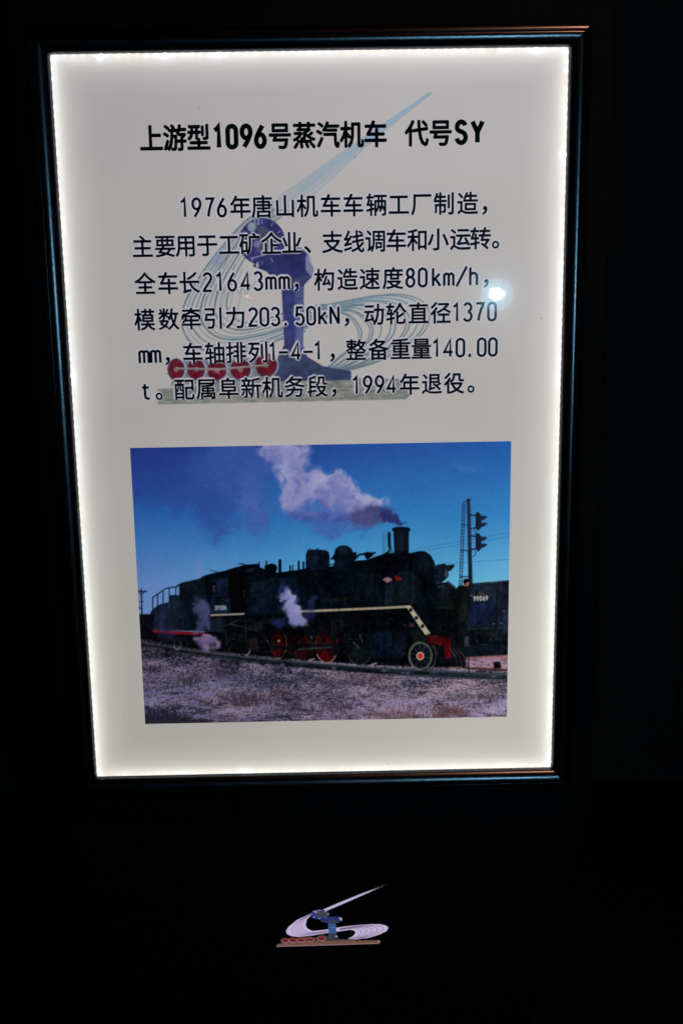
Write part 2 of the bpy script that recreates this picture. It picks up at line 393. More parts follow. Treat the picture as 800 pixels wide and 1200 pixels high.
# half-width letters of the board's plain gothic face: strokes in a cell .5 wide, cap height .76
ST = {
 '0': [arc(.25, .60, .155, .16, 0, 180) + arc(.25, .16, .155, .16, 180, 360) + [(.405, .60)]],
 '1': [[(.12, .62), (.21, .67), (.275, .76), (.275, 0)]],
 '2': [arc(.25, .58, .155, .18, 165, -20) + [(.36, .44), (.105, .06), (.095, .005), (.42, .005)]],
 '3': [arc(.24, .585, .15, .175, 155, -80), arc(.24, .20, .165, .20, 88, -155)],
 '4': [[(.33, 0), (.33, .75), (.075, .20), (.43, .20)]],
 '5': [[(.39, .75), (.145, .75), (.115, .41)] + arc(.24, .23, .165, .23, 125, -150)],
 '6': [[(.34, .76), (.22, .57), (.12, .36), (.093, .23)] + arc(.25, .22, .157, .22, 180, 540, 26)],
 '7': [[(.09, .75), (.415, .75), (.30, .48), (.225, .20), (.20, 0)]],
 '8': [arc(.25, .585, .135, .175, -90, 270, 26), arc(.25, .205, .16, .205, 90, 450, 26)],
 '9': [[(.16, 0), (.28, .19), (.38, .40), (.407, .53)] + arc(.25, .54, .157, .22, 0, 360, 26)],
 'm': [[(.06, 0), (.06, .52)], [(.06, .42)] + arc(.155, .42, .095, .10, 160, 0, 8) + [(.25, 0)], [(.25, .42)] + arc(.345, .42, .095, .10, 160, 0, 8) + [(.44, 0)]],
 'k': [[(.11, 0), (.11, .77)], [(.38, .53), (.115, .22)], [(.20, .33), (.41, 0)]],
 'N': [[(.08, 0), (.08, .76)], [(.085, .74), (.405, .02)], [(.41, 0), (.41, .76)]],
 'h': [[(.11, 0), (.11, .77)], [(.11, .38)] + arc(.25, .38, .14, .145, 170, 0, 10) + [(.39, 0)]],
 '/': [[(.04, -.04), (.46, .82)]],
 '.': [[(.09, .05), (.20, .05)], [(.09, .01), (.20, .01)]],
 '-': [[(.05, .34), (.45, .34)]],
 't': [[(.20, .66), (.20, .14)] + arc(.31, .13, .11, .13, 180, 290, 8) + [(.39, .02)], [(.08, .50), (.37, .50)]],
 'S': [arc(.25, .575, .155, .18, 15, 180, 12) + arc(.25, .56, .155, .15, 185, 260, 6) + arc(.25, .19, .165, .20, 75, 0, 8) + arc(.25, .20, .165, .20, -5, -170, 14)],
 'Y': [[(.06, .76), (.25, .36), (.25, 0)], [(.44, .76), (.25, .36)]],
}
def strokes(ch): return ST.get(ch, [])

def ribbon(pts, wd):
    """a polyline of constant width as quads with mitred joints"""
    P = [np.array(p, float) for p in pts]; Q = [P[0]]
    for p in P[1:]:
        if np.hypot(*(p - Q[-1])) > 1e-5: Q.append(p)
    n = len(Q); closed = np.hypot(*(Q[0] - Q[-1])) < 1e-4 and n > 3
    L, R = [], []
    for i in range(n):
        a = Q[i] - Q[i - 1] if i > 0 else (Q[0] - Q[-2] if closed else Q[1] - Q[0])
        b = Q[i + 1] - Q[i] if i < n - 1 else (Q[1] - Q[0] if closed else a)
        a = a / np.hypot(*a); b = b / np.hypot(*b); t = a + b
        t = a if np.hypot(*t) < 1e-3 else t / np.hypot(*t)
        nn = np.array([-t[1], t[0]]); k = min(1 / max(.35, abs(nn @ np.array([-a[1], a[0]]))), 2.0)
        L.append(Q[i] + nn * wd / 2 * k); R.append(Q[i] - nn * wd / 2 * k)
    v = L + R; return v, [(i, i + 1, n + i + 1, n + i) for i in range(n - 1)]

_cu = bpy.data.curves.new('glyph', 'FONT'); _ob = bpy.data.objects.new('glyph', _cu); COL.objects.link(_ob)
_gc = {}
def glyph(ch, off):
    """outline of one character of Blender's own font, as points and faces in em units"""
    if (ch, off) not in _gc:
        _cu.body = ch; _cu.offset = off; _cu.resolution_u = 3; _cu.fill_mode = 'FRONT'
        bpy.context.view_layer.update(); dg = bpy.context.evaluated_depsgraph_get(); e = _ob.evaluated_get(dg); m = e.to_mesh()
        _gc[ch, off] = ([(v.co.x, v.co.y) for v in m.vertices], [tuple(p.vertices) for p in m.polygons]); e.to_mesh_clear()
    return _gc[ch, off]

TRI = []                                        # every letter face in photo px, for the pale halo round the letters
def text_line(name, items, em, sx, off, stroke, dsx=None):
    """items: (character, centre x, centre y in the photo). One flat mesh of ink on the sheet."""
    V, F = [], []; y = -.0006; dsx = dsx or sx
    for ch, cx, cy in items:
        bx, bz = at(cx, cy); bx, bz = float(bx), float(bz)
        layers = []
        if ch in ST:
            for k, st in enumerate(ST[ch]):
                v, f = ribbon([((p[0] - .25) * em * dsx, (p[1] - .38) * em) for p in st], stroke); layers.append((v, f, k))
        else:
            v, f = glyph(ch, 0)                  # the regular face, thickened by copies shifted round a small circle
            for k in range(7):
                ox, oz = (0, 0) if k == 6 else (off * math.cos(k * math.pi / 3 + .5), off * math.sin(k * math.pi / 3 + .5))
                layers.append(([((p[0] - .5) * em * sx + ox, (p[1] - .38) * em + oz) for p in v], f, k))
        for v, f, k in layers:
            n0 = len(V); yy = y - k * .00001
            V += [(bx + p[0], yy, bz + p[1]) for p in v]; F += [tuple(n0 + i for i in q) for q in f]
            if ch in ST or k == 6: TRI.append((np.array([(bx + p[0], bz + p[1]) for p in v]), f))
    return obj(name, V, F, M_ink, kiosk)

def along(txt, xs, y0, y1):
    """characters with their centres; y runs straight from y0 at the first to y1 at the last"""
    a, b = xs[0], xs[-1]
    return [(c, x, y0 + (y1 - y0) * (x - a) / (b - a)) for c, x in zip(txt, xs)]

title = along('上游型1096号蒸汽机车代号SY', [177.4, 205, 232.8, 255.6, 271.8, 288.6, 305, 328, 356.5, 384, 412, 439.7, 488, 516, 540, 559], 162, 154.6)
for part_ in (title[:12], title[12:]): text_line('title_text', part_, .0314, .90, .00098, .0056, 1.0)
COMMA = 8                                         # a full-width comma sits in the left of its cell
def body(txt, xs, y0, y1): return text_line('text_line', along(txt, xs, y0, y1), .0277, .94, .00054, .0031, 1.04)
body('1976年唐山机车车辆工厂制造，', [216, 230.5, 245.5, 260, 281.7, 307, 334, 360, 387.3, 413.6, 441, 467, 493.5, 520, 547.5, 574.5], 243.6, 237.6)
body('主要用于工矿企业、支线调车和小运转。', [167.2, 193.6, 218, 243, 268.4, 292.6, 318, 342, 368, 389.3, 414.6, 439.8, 464, 489, 513, 539, 562.5, 588], 289, 278.6)
body('全车长21643mm，构造速度80km/h，', [170.2, 197, 222, 243.3, 257.5, 272, 288, 302.5, 317.5, 333, 354, 380, 407, 433, 460, 480.5, 495, 511, 525.5, 540.5, 554.5, 576], 332.3, 323.4)
body('模数牵引力203.50kN，动轮直径1370', [169.8, 197.8, 224, 250.5, 276, 296.6, 309.8, 322.8, 337.5, 351.3, 364.5, 378, 392, 413, 438, 464, 490, 516, 534.5, 547.7, 561.7, 576], 374.6, 365)
body('mm，车轴排列1-4-1，整备重量140.00', [169, 182.5, 203, 226, 252, 276.6, 302.5, 319.7, 332, 347, 361, 372.5, 396, 417, 443.4, 469, 493.4, 511, 525, 539, 553, 564, 577], 415.3, 406.6)
body('t。配属阜新机务段，1994年退役。', [171.5, 194, 216, 242, 268, 294.3, 319, 345, 372, 398, 417, 430.6, 444.5, 458.6, 479.6, 505.6, 531.8, 559], 457.2, 448.2)
bpy.data.objects.remove(_ob); bpy.data.curves.remove(_cu)

# ------------------------------------------------------------------ pale monument picture under the text
def catmull(P, n=10):
    P = [P[0]] + list(P) + [P[-1]]; out = []
    for i in range(1, len(P) - 2):
        p0, p1, p2, p3 = (np.array(P[i + k], float) for k in (-1, 0, 1, 2))
        for t in np.linspace(0, 1, n, endpoint=False):
            out.append(tuple(.5 * ((2 * p1) + (-p0 + p2) * t + (2 * p0 - 5 * p1 + 4 * p2 - p3) * t * t + (-p0 + 3 * p1 - 3 * p2 + p3) * t ** 3)))
    out.append(P[-2]); return out
def mixp(A, B, s): return [(a[0] + (b[0] - a[0]) * s, a[1] + (b[1] - a[1]) * s) for a, b in zip(A, B)]

BASE = np.array([168., 168., 165.])
g = Canvas(130, 72, 630, 496, 3, BASE)
outA = [(504, 108.5), (431, 158), (365, 204), (322, 235), (288, 259), (254, 297), (228, 334), (214.5, 362), (214, 384), (226, 403), (250, 413), (290, 411), (333, 396), (357, 388)]
inA = [(504, 110), (441, 161), (378, 218), (350, 241), (318, 262), (296, 288), (276, 322), (266, 350), (268, 366), (282, 377), (302, 377), (333, 367), (357, 361), (380, 357)]
TEAL = (86, 110, 122)
for s, wd, a in ((0, 1.3, .8), (.1, .8, .5), (.2, 1.1, .75), (.32, .8, .5), (.42, 1.4, .8), (.5, .8, .6), (.62, .9, .55), (.74, 1.3, .8), (.86, .8, .5), (1, 1.2, .8)):
    c = catmull(mixp(outA, inA, s)); k = 34
    g.line(c[:k], wd + 1.2, (132, 150, 160), a * .75); g.line(c[k - 1:], wd * 1.45 + .2, TEAL, min(1, a * 1.15))
g.poly([(504, 108.5), (441, 151), (428, 168), (470, 136)], (128, 158, 174), .85, 1.2)
g.poly([(436, 156), (380, 194), (345, 222), (358, 224), (392, 196), (430, 168)], (134, 156, 168), .5, 1.5)
for k in range(6):
    x = 246 + k * 8.5; g.line([(x - 22 + k * 2, 384 - k * 2), (x - 5, 322 + k * 3), (x, 345), (x + 10 + k, 300 + k * 5)], .9, TEAL, .55)
g.poly([(243, 308), (262, 288), (270, 285), (258, 312)], (110, 130, 165), .5, .8)
outB = [(333, 372), (357, 362), (380, 357.5), (418, 350), (447, 345.5), (474, 345.5), (494, 353), (503, 369), (497, 388), (474, 406.5), (447, 422), (420, 431), (380, 440), (350, 443)]
inB = [(333, 392), (357, 384), (379, 374), (394, 368), (404, 368.5), (413, 376), (419, 386), (420, 392), (417, 402), (405, 412), (394, 421), (384, 430), (365, 438), (345, 443)]
for s in (0, .06, .17, .28, .33, .48, .55, .68, .80, .84, .96, 1):
    g.line(catmull(mixp(outB, inB, s)), 1.3 + .9 * ((s * 37) % 1), TEAL, .85)
g.poly([(380, 358), (447, 346), (490, 352), (497, 362), (470, 352), (420, 356)], (140, 165, 178), .35, 2)
# plinth
pl = [(185, 456), (226, 453), (240, 447), (411, 443), (470, 444), (480, 459), (480, 464), (474, 468), (330, 471), (185, 474)]
g.poly(pl, (118, 123, 118), .95)
w_ = g.win(180, 440, 485, 476); mk = g.mask(pl, w_); nz = fbm(g.X[w_] / 9, g.Y[w_] / 2.2, 5)
g.put(w_, mk * sst(.45, .7, nz) * .6, (98, 108, 104)); g.put(w_, mk * sst(.55, .3, nz) * .35, (160, 158, 146))
for yy in (459, 464): g.line([(186, yy), (478, yy - 1)], .7, (95, 100, 100), .45)
g.line([(243, 446), (411, 441.5)], 2.2, (120, 128, 128), .8)
# monument body
NAVY = (46, 50, 94)
g.poly([(330, 336), (356, 334), (355, 404), (360, 418), (378, 429), (411, 435), (411, 445), (320, 447), (320, 436), (326, 418), (333, 404)], (52, 56, 96))
g.poly([(330, 336), (344, 336), (345, 400), (336, 404)], (48, 54, 104), .9, 1)
g.poly([(346, 336), (356, 334), (355, 404), (358, 414), (346, 400)], (88, 104, 150), .6, 2)
g.poly([(320, 436), (326, 418), (345, 412), (378, 430), (411, 436), (411, 445), (320, 447)], (50, 62, 88), .85, 1.5)
g.ell(307, 283, 27, 27.5, NAVY)
g.ell(306, 283, 25, 25.5, (48, 48, 102), .8)
g.poly([(296, 312), (309, 296), (352, 290), (361, 298), (362, 306), (368, 316), (364, 326), (354, 336), (330, 339), (322, 328), (312, 318)], (42, 46, 92))
g.poly([(361, 296), (368, 316), (365, 325), (358, 316), (358, 300)], (126, 136, 160), .8, .8)
g.poly([(310, 297), (350, 291), (360, 300), (330, 306)], (40, 36, 84), .7, 1.5)
g.poly([(330, 336), (354, 336), (366, 322), (340, 326)], (60, 70, 100), .6, 1.5)
g.poly([(298, 262), (315, 268), (324, 288), (314, 298), (300, 294), (304, 276)], (62, 72, 92), .9, 1)
g.ell(295, 266, 5, 5.5, (128, 145, 155), .85, 1); g.ell(301, 286, 4, 4, (120, 130, 160), .7, 1)
for t in range(0, 360, 30):
    c_, s_ = math.cos(math.radians(t)), math.sin(math.radians(t))
    g.line([(307 + 21 * c_, 284 + 22 * s_), (307 + 25 * c_, 284 + 26 * s_)], .8, (190, 190, 205), .7)
g.text('12', 297, 262.5, 7, 4, (190, 190, 205), .8); g.text('6', 300, 313, 7.5, 4, (195, 195, 210), 1)
g.line([(293, 303), (311, 298.5)], .9, (180, 185, 205), .8)
# red wheels
g.poly([(205, 436), (216, 421), (322, 419), (322, 446), (200, 452)], (92, 100, 118), .75, 1.2)
for cx, cy, rx, ry in ((206.6, 433, 10.2, 13), (230, 433, 10.6, 12.6), (254.4, 434, 11.5, 12.2), (282, 433, 12.2, 12.4), (312, 428, 13, 14)):
    g.ell(cx + 1.5, cy, rx, ry, (176, 176, 190), .8); g.ell(cx, cy, rx, ry, (70, 60, 74)); g.ell(cx - .3, cy, rx - 1.4, ry - 1.2, (86, 22, 38))
    for t in range(8):
        a_ = t * math.pi / 4 + .3; g.line([(cx + 3 * math.cos(a_), cy + 3 * math.sin(a_)), (cx + (rx - 2) * math.cos(a_), cy + (ry - 2) * math.sin(a_))], 1.0, (92, 22, 40), .6)
    g.ell(cx, cy + 5, rx * .5, ry * .25, (110, 18, 34), .6, 1.5); g.ell(cx, cy, 3, 3.2, (118, 104, 104), .9)
rgm = random.Random(2)
for _ in range(160):
    x = rgm.uniform(196, 326); y = rgm.uniform(421, 446); k_ = rgm.choice([(52, 18, 30), (60, 62, 74), (150, 140, 150), (48, 40, 54), (72, 22, 34)])
    g.line([(x, y), (x + rgm.uniform(-3, 3), y + rgm.uniform(-2, 2))], .8, k_, .55)
g.line([(206, 432), (256, 433), (312, 428)], 2.6, (118, 112, 110), .9); g.line([(206, 431), (256, 432), (312, 427)], .8, (160, 156, 156), .7)
# weathering of the pale picture's darker shapes
for ax_ in (0, 1): g.A[2:-2, 2:-2] = ((np.roll(g.A, 1, ax_) + np.roll(g.A, -1, ax_) + g.A) / 3)[2:-2, 2:-2]
lum = g.A.mean(-1); dk = sst(150, 90, lum); tex = fbm(g.X / 7, g.Y / 7, 205, 5, .65) - .5
g.A = np.clip(g.A * (1 + (dk * tex * .55)[..., None]) + (dk * (fbm(g.X / 18, g.Y / 14, 215) - .5))[..., None] * np.array([10, 16, 8]), 0, 255)
# halo: the sheet is left bare round every letter (and faintly cooler than the paper beyond)
mask = np.zeros((g.ny, g.nx))
HC = Canvas(130, 222, 630, 482, 2, (0, 0, 0)); hm = np.zeros((HC.ny, HC.nx))
for P, F_ in TRI:
    for q in F_:
        T = P[list(q)]; tx, ty = to_px(T[:, 0], T[:, 1]); pts = list(zip(tx, ty))
        if min(ty) < 222 or max(ty) > 480: continue
        for C_, A_ in ((HC, hm),):
            w2 = C_.win(min(tx), min(ty), max(tx), max(ty))
            if C_.X[w2].size: A_[w2] = np.maximum(A_[w2], C_.mask(pts, w2))
def blur(a, r):
    for ax in (0, 1):
        p = np.pad(a, [(r, r) if k == ax else (0, 0) for k in (0, 1)]); c = np.cumsum(p, ax)
        n = a.shape[ax]; hi = np.take(c, range(2 * r, 2 * r + n), ax); lo = np.take(c, range(0, n), ax); a = (hi - lo) / (2 * r)
    return a
dil = blur(blur(hm, 3), 3); dil2 = sst(.03, .14, dil)
HC.A[...] = dil2[..., None]
hs_ = HC.sample(g.X, g.Y)[..., 0] * (g.Y > 223)
hs_ = hs_[..., None]; g.A = g.A * (1 - hs_) + np.array([171., 174., 184.]) * hs_
paper = lin(BASE)
HALO = np.array([156., 162., 177.])
def tint(C_):
    return np.clip(lin(C_) / paper, 0, 1)
grid_object('monument_print', MX0, MX1, MZ0, MZ1, .00078, -.0003, g, M_film, fn=lambda C_: np.clip(lin(C_) / paper * TB, .002, 1))

# ------------------------------------------------------------------ printed photograph of the locomotive
p = Canvas(146, 510, 604, 856, 3, (0, 0, 0)); X_, Y_ = p.X, p.Y
t = np.clip((Y_ - 520) / 170, 0, 1)[..., None]; u = np.clip((X_ - 150) / 450, 0, 1)[..., None]
top = np.array([28, 48, 122]) * (1 - u) + np.array([38, 90, 162]) * u
midc = np.array([40, 92, 164]) * (1 - u) + np.array([48, 124, 182]) * u
low = np.array([84, 132, 184]) * (1 - u) + np.array([104, 170, 204]) * u
cen = np.exp(-((X_ - 400) / 150) ** 2)[..., None]
p.A = np.where(t < .5, top + (midc - top) * t * 2, midc + (low - midc) * (t - .5) * 2)
p.A = p.A + cen * (t ** 2) * np.array([-6, 18, 12])
p.A = p.A + (1 - u) ** 4 * np.clip(t - .7, 0, 1) * np.array([60, -10, 10])
nz = fbm(X_ / 60, Y_ / 45, 40)
p.A += ((nz - .5) * 14)[..., None] * np.array([.9, .7, .7])

def smoke(blobs, col, shade, a, seed, scale=9, thr=.5, shade_dir=(0, 1), soft=.28, rough=.75):
    """a soft-edged cloud grown from a few lobes"""
    xs = [b[0] for b in blobs]; ys = [b[1] for b in blobs]; R_ = max(max(b[2], b[3]) for b in blobs) * 1.9
    w_ = p.win(min(xs) - R_, min(ys) - R_, max(xs) + R_, max(ys) + R_); Xw, Yw = p.X[w_], p.Y[w_]
    wx = (fbm(Xw / scale, Yw / scale, seed, 5, .5) - .5) * scale * 1.9; wy = (fbm(Xw / scale, Yw / scale, seed + 9, 5, .5) - .5) * scale * 1.9
    d = np.zeros(Xw.shape); sh = np.zeros(Xw.shape)
    for b in blobs:
        k = np.exp(-(((Xw + wx - b[0]) / b[2]) ** 2 + ((Yw + wy - b[1]) / b[3]) ** 2))
        d = d + k; sh = sh + k * np.clip(.5 + .5 * ((Xw + wx - b[0]) * shade_dir[0] / b[2] + (Yw + wy - b[1]) * shade_dir[1] / b[3]), 0, 1)
    sh = sh / (d + 1e-6); d = d * (.72 + rough * (fbm(Xw / (scale * .7), Yw / (scale * .7), seed + 20, 4, .5) - .25))
    al = sst(thr - soft, thr + soft, d) * a
    tx = fbm((Xw + wx) / (scale * .9), (Yw + wy) / (scale * .9), seed + 33, 4, .5)
    sh = np.clip(sh * .85 + (tx - .5) * 1.2, 0, 1)[..., None]
    c = np.asarray(col, float) * (1 - sh) + np.asarray(shade, float) * sh
    al = al[..., None]; p.A[w_] = p.A[w_] * (1 - al) + c * al

# high thin smoke at the left, then the plume
smoke([(220, 560, 55, 34), (180, 545, 40, 26), (255, 600, 26, 30)], (44, 62, 138), (38, 54, 130), .5, 60, 26, .5, soft=.45)
smoke([(262, 550, 40, 28), (292, 560, 26, 34), (300, 606, 16, 22), (276, 532, 26, 14)], (66, 90, 158), (48, 80, 150), .62, 61, 16, .45, soft=.42)
smoke([(293, 584, 13, 26), (302, 612, 10, 15)], (84, 102, 168), (66, 90, 158), .55, 67, 11, .5, soft=.4)
smoke([(232, 672, 6, 12)], (128, 130, 180), (100, 120, 180), .45, 62, 8, .5, soft=.4)
smoke([(350, 600, 18, 12), (384, 606, 28, 15), (382, 622, 12, 11), (412, 606, 20, 12), (425, 612, 12, 9)], (84, 106, 172), (52, 76, 150), .66, 63, 11, .45, (0, 1), .46)
smoke([(318, 526, 16, 12), (345, 528, 18, 16), (341, 548, 15, 20), (350, 572, 24, 18), (338, 590, 14, 10), (380, 574, 26, 20), (404, 584, 20, 17), (398, 566, 15, 12), (428, 592, 17, 14), (442, 594, 12, 9)],
      (160, 160, 196), (92, 98, 160), .95, 64, 12, .50, (0, 1), .34, .75)
smoke([(372, 604, 16, 8), (350, 602, 12, 6), (398, 608, 12, 8)], (104, 108, 168), (50, 60, 128), .6, 65, 8, .5, (0, 1), .3)
smoke([(438, 606, 17, 11), (424, 607, 12, 8), (448, 600, 9, 8)], (76, 70, 112), (50, 52, 100), .8, 66, 8, .45, (0, -1), .44)
smoke([(452, 603, 9, 6.5), (460, 609, 8, 5.5), (468, 614, 6, 4)], (50, 48, 106), (36, 40, 92), .95, 68, 5, .45, (0, 1), .25)
smoke([(424, 628, 7, 8)], (50, 110, 180), (50, 96, 172), .5, 69, 6, .5, (0, 1), .35)
smoke([(545, 548, 24, 6)], (66, 112, 176), (60, 104, 172), .5, 70, 9, .5, (0, 1), .4)
p.A += ((np.random.default_rng(3).random((p.ny // 3 + 2, p.nx // 3 + 2)) - .5) * 9)[(np.arange(p.ny) // 3)[:, None], np.arange(p.nx) // 3][..., None]

# wires, far pole, mast with its ladder and lamps
for y0_, y1_ in ((644.6, 624), (647.5, 629), (663, 655.5)): p.line([(480, y0_), (598, y1_)], .7, (40, 84, 130), .55)
for y0_, y1_ in ((690, 689), (700, 700.5)): p.line([(158, y0_), (205, y1_)], .5, (50, 84, 140), .4)
DK = (20, 26, 38)
p.line([(165.8, 691), (167, 740)], 1.6, DK, .95); p.line([(161, 692.8), (172, 693.2)], 1.4, DK, .9); p.line([(162, 692), (166, 697), (171, 692)], 1, DK, .8)
p.line([(163, 705), (168.5, 705)], 1, DK, .8); p.ell(163.8, 712.5, 1.3, 1.3, DK)
p.poly([(158, 720), (178, 719.5), (178, 754), (158, 754)], (18, 20, 40)); p.poly([(166, 728), (176, 728), (176, 735), (166, 735)], (44, 36, 58), .6, 1.5)
MA = (32, 42, 66)
p.poly([(546.6, 586), (550.4, 585), (553.8, 690), (548.6, 690)], MA); p.line([(551, 592), (553.2, 690)], .8, (66, 72, 96), .7); p.ell(548.5, 586, 2.2, 1.6, DK)
p.line([(541.8, 590), (537.8, 688)], .9, MA); p.line([(544.4, 590), (540.6, 688)], .9, MA); p.line([(541.8, 590), (544, 587.6), (547, 588)], .9, MA)
for k in range(26):
    y0_ = 592 + k * 3.7; x0_ = 541.8 - (y0_ - 590) * .041; p.line([(x0_, y0_), (x0_ + 2.7, y0_)], .8, MA, .85)
for y0_, xx in ((615, 541), (645, 539.6), (675.5, 538.6)): p.line([(xx, y0_), (550, y0_ + .5)], 1.2, MA)
for yy in (601, 625.5):
    p.line([(550, yy + 2), (557, yy + 3.5)], 1.5, DK); p.line([(550, yy + 19), (558, yy + 17)], 1.4, DK)
    p.line([(555, yy + 18), (557.5, yy + 23), (554, yy + 27)], .9, DK, .8)
    p.poly([(557, yy), (560.5, yy - 1), (563.5, yy + 3), (563.8, yy + 17), (560, yy + 21), (556.8, yy + 18)], DK)
    for dy in (3.5, 11.5): p.poly([(561, yy + dy), (569, yy + dy), (570.5, yy + dy + 1.8), (566, yy + dy + 4.8), (562, yy + dy + 5)], (24, 34, 56))

# ground: frosted ballast and grass
gm = Y_ > 748 + (X_ - 160) * .005
d_ = np.clip((Y_ - 750) / 100, .02, 1); fq = 1.0 / (.8 + d_ * 1.6)
n1 = fbm(X_ * fq * .55, Y_ * fq * 1.25, 80, 4, .8); n2 = fbm(X_ / 30, Y_ / 8, 84, 4); n3 = fbm(X_ * .9, Y_ * 1.1, 88, 2, .9); n4 = fbm(X_ / 55 + 3, Y_ / 22, 91, 3)
snow = sst(.47, .565, n1 * .62 + n2 * .22 + n3 * .26 - .045 + .05 * d_)
dark = np.stack([14 + 26 * n3, 17 + 24 * n3, 32 + 24 * n3], -1); br = sst(.52, .66, n4)[..., None] * np.array([11, 4, 1])
lightc = np.stack([100 + 34 * n2 + 16 * u[..., 0], 92 + 32 * n2 + 14 * u[..., 0], 118 + 34 * n2 + 6 * u[..., 0]], -1)
G = dark + br + (lightc - dark) * snow[..., None]
G = G * (1 - .45 * sst(.35, 0, d_))[..., None]
# snow lies thicker low at the right, darker weeds low at the left
sn2 = sst(.42, .6, fbm(X_ / 12, Y_ / 3.2, 95, 4)) * sst(800, 835, Y_) * sst(340, 420, X_) * .75
G = G + (np.array([150, 136, 172]) - G) * sn2[..., None]
sn3 = sst(.5, .64, fbm(X_ / 22, Y_ / 3.4, 97, 4)) * sst(785, 800, Y_) * sst(345, 250, X_) * .6
G = G + (np.array([112, 108, 152]) - G) * sn3[..., None]
wd_ = sst(.35, .6, fbm(X_ / 14, Y_ / 6, 99) * .5 + .5 * sst(815, 852, Y_ + (X_ - 172) * -.11)) * sst(810, 845, Y_ - (X_ - 172) * .10)
G = G * (1 - .8 * wd_[..., None]) + np.array([22, 22, 36]) * .8 * wd_[..., None]
G *= (.93 + .14 * np.random.default_rng(4).random((p.ny // 3 + 2, p.nx // 3 + 2)))[(np.arange(p.ny) // 3)[:, None], np.arange(p.nx) // 3][..., None]
p.A = np.where(gm[..., None], G, p.A)
rg = random.Random(8)
for cx, cy, sx_, n_, c in ((290, 822, 34, 150, (58, 44, 54)), (470, 840, 60, 260, (98, 72, 76)), (528, 836, 26, 150, (88, 60, 64)), (220, 800, 26, 90, (46, 42, 58)), (350, 830, 22, 80, (52, 48, 64)),
                           (250, 790, 60, 90, (70, 58, 76)), (420, 800, 80, 90, (76, 62, 78)), (190, 838, 30, 110, (24, 24, 38)), (400, 832, 24, 70, (60, 50, 62)), (565, 822, 30, 60, (74, 62, 76))):
    for _ in range(int(n_ * 1.6)):
        x = rg.gauss(cx, sx_ * .5); y = cy + rg.gauss(0, 4.5); k = rg.uniform(.6, 1.3)
        p.line([(x, y), (x + rg.uniform(-2, 2), y - rg.uniform(2, 6))], .7, [min(255, q * k) for q in c], .7)
for k_ in range(60):                           # a stone, broken by frost and grass
    x = rg.gauss(540, 6); y = rg.gauss(818, 3.2)
    p.line([(x - 1.5, y), (x + 1.5, y - rg.uniform(0, 1.5))], 1.3, rg.choice([(84, 82, 94), (104, 102, 114), (60, 58, 70), (92, 88, 104)]), .6)

# trackside at the far right: wagon, its bogie, snow patch
p.poly([(520, 736), (600, 736), (600, 770), (520, 772)], (16, 24, 32)); p.poly([(535, 757), (600, 755), (600, 768), (540, 770)], (24, 32, 46), .9, 1)
p.poly([(540, 771), (600, 767.5), (600, 785), (544, 781)], (150, 120, 142), .95, 1)
w_ = p.win(538, 765, 600, 786); q_ = fbm(p.X[w_] / 3, p.Y[w_] / 1.2, 120, 4); mm = p.mask([(540, 770), (600, 767), (600, 785), (544, 782)], w_)
p.put(w_, mm * sst(.5, .62, q_) * .7, (74, 52, 66)); p.put(w_, mm * sst(774, 768, p.Y[w_]) * .6, (132, 82, 66))
p.poly([(577.6, 776), (585.6, 775), (587, 783), (578.5, 784)], (12, 14, 20)); p.line([(578, 777.5), (585.6, 776.4)], .8, (44, 46, 58), .8)
p.line([(545, 783), (600, 785.5)], 2.4, (74, 44, 46), .95); p.line([(545, 782), (600, 784.2)], .7, (120, 84, 84), .6)
WG = (30, 38, 52)
p.poly([(545, 685), (600, 680.4), (600, 738), (541, 738)], WG); p.poly([(549, 706), (580, 704), (580, 731), (547, 733)], (22, 34, 64), .85, 3)
p.line([(545, 685.3), (600, 680.8)], 2.4, (34, 48, 58)); p.line([(548, 687.4), (600, 683)], .8, (12, 16, 24), .9); p.line([(575, 682), (581, 681.6)], .7, (150, 160, 160), .6)
p.line([(582.6, 684), (581.6, 737)], 1.8, (18, 24, 34), .95); p.line([(584.4, 684), (583.2, 737)], .7, (52, 60, 70), .7)
p.line([(552, 704), (563, 687.5), (578, 705)], .8, (14, 18, 26), .9); p.line([(549, 706.5), (580, 704.5)], .9, (16, 20, 30), .7)
p.line([(541, 737), (600, 736)], 1.4, (46, 50, 60), .8)
for x0_, y0_, w0 in ((544, 731, 2.6), (578, 731, 1.6), (587, 730, 2), (552, 698, 2), (547, 697, 1.6), (548, 717, 1.4), (590, 716, 1)): p.ell(x0_, y0_, w0, .8, (120, 118, 128), .55, .8)
p.ell(563, 695.6, 2.4, 1.2, (110, 52, 44), .7, 1)
p.text('99069', 554.3, 704.0, 6.6, 3.55, (214, 214, 206), .85, .95, -.04)
BG = (48, 60, 62)
p.ring(566, 747, 8.6, 8.6, 1.8, BG, .8, 10, 170); p.poly([(556, 740), (596, 739), (596, 751), (586, 753), (578, 746), (560, 744)], BG, .55, 2)
for k in range(5): p.line([(580 + k * 3, 742), (580 + k * 3, 751)], .9, (24, 30, 34), .9)
p.ell(566, 745, 4, 4, (18, 24, 30), .9, 1.5); p.line([(541, 755), (600, 752)], 2, (14, 18, 24), .9)

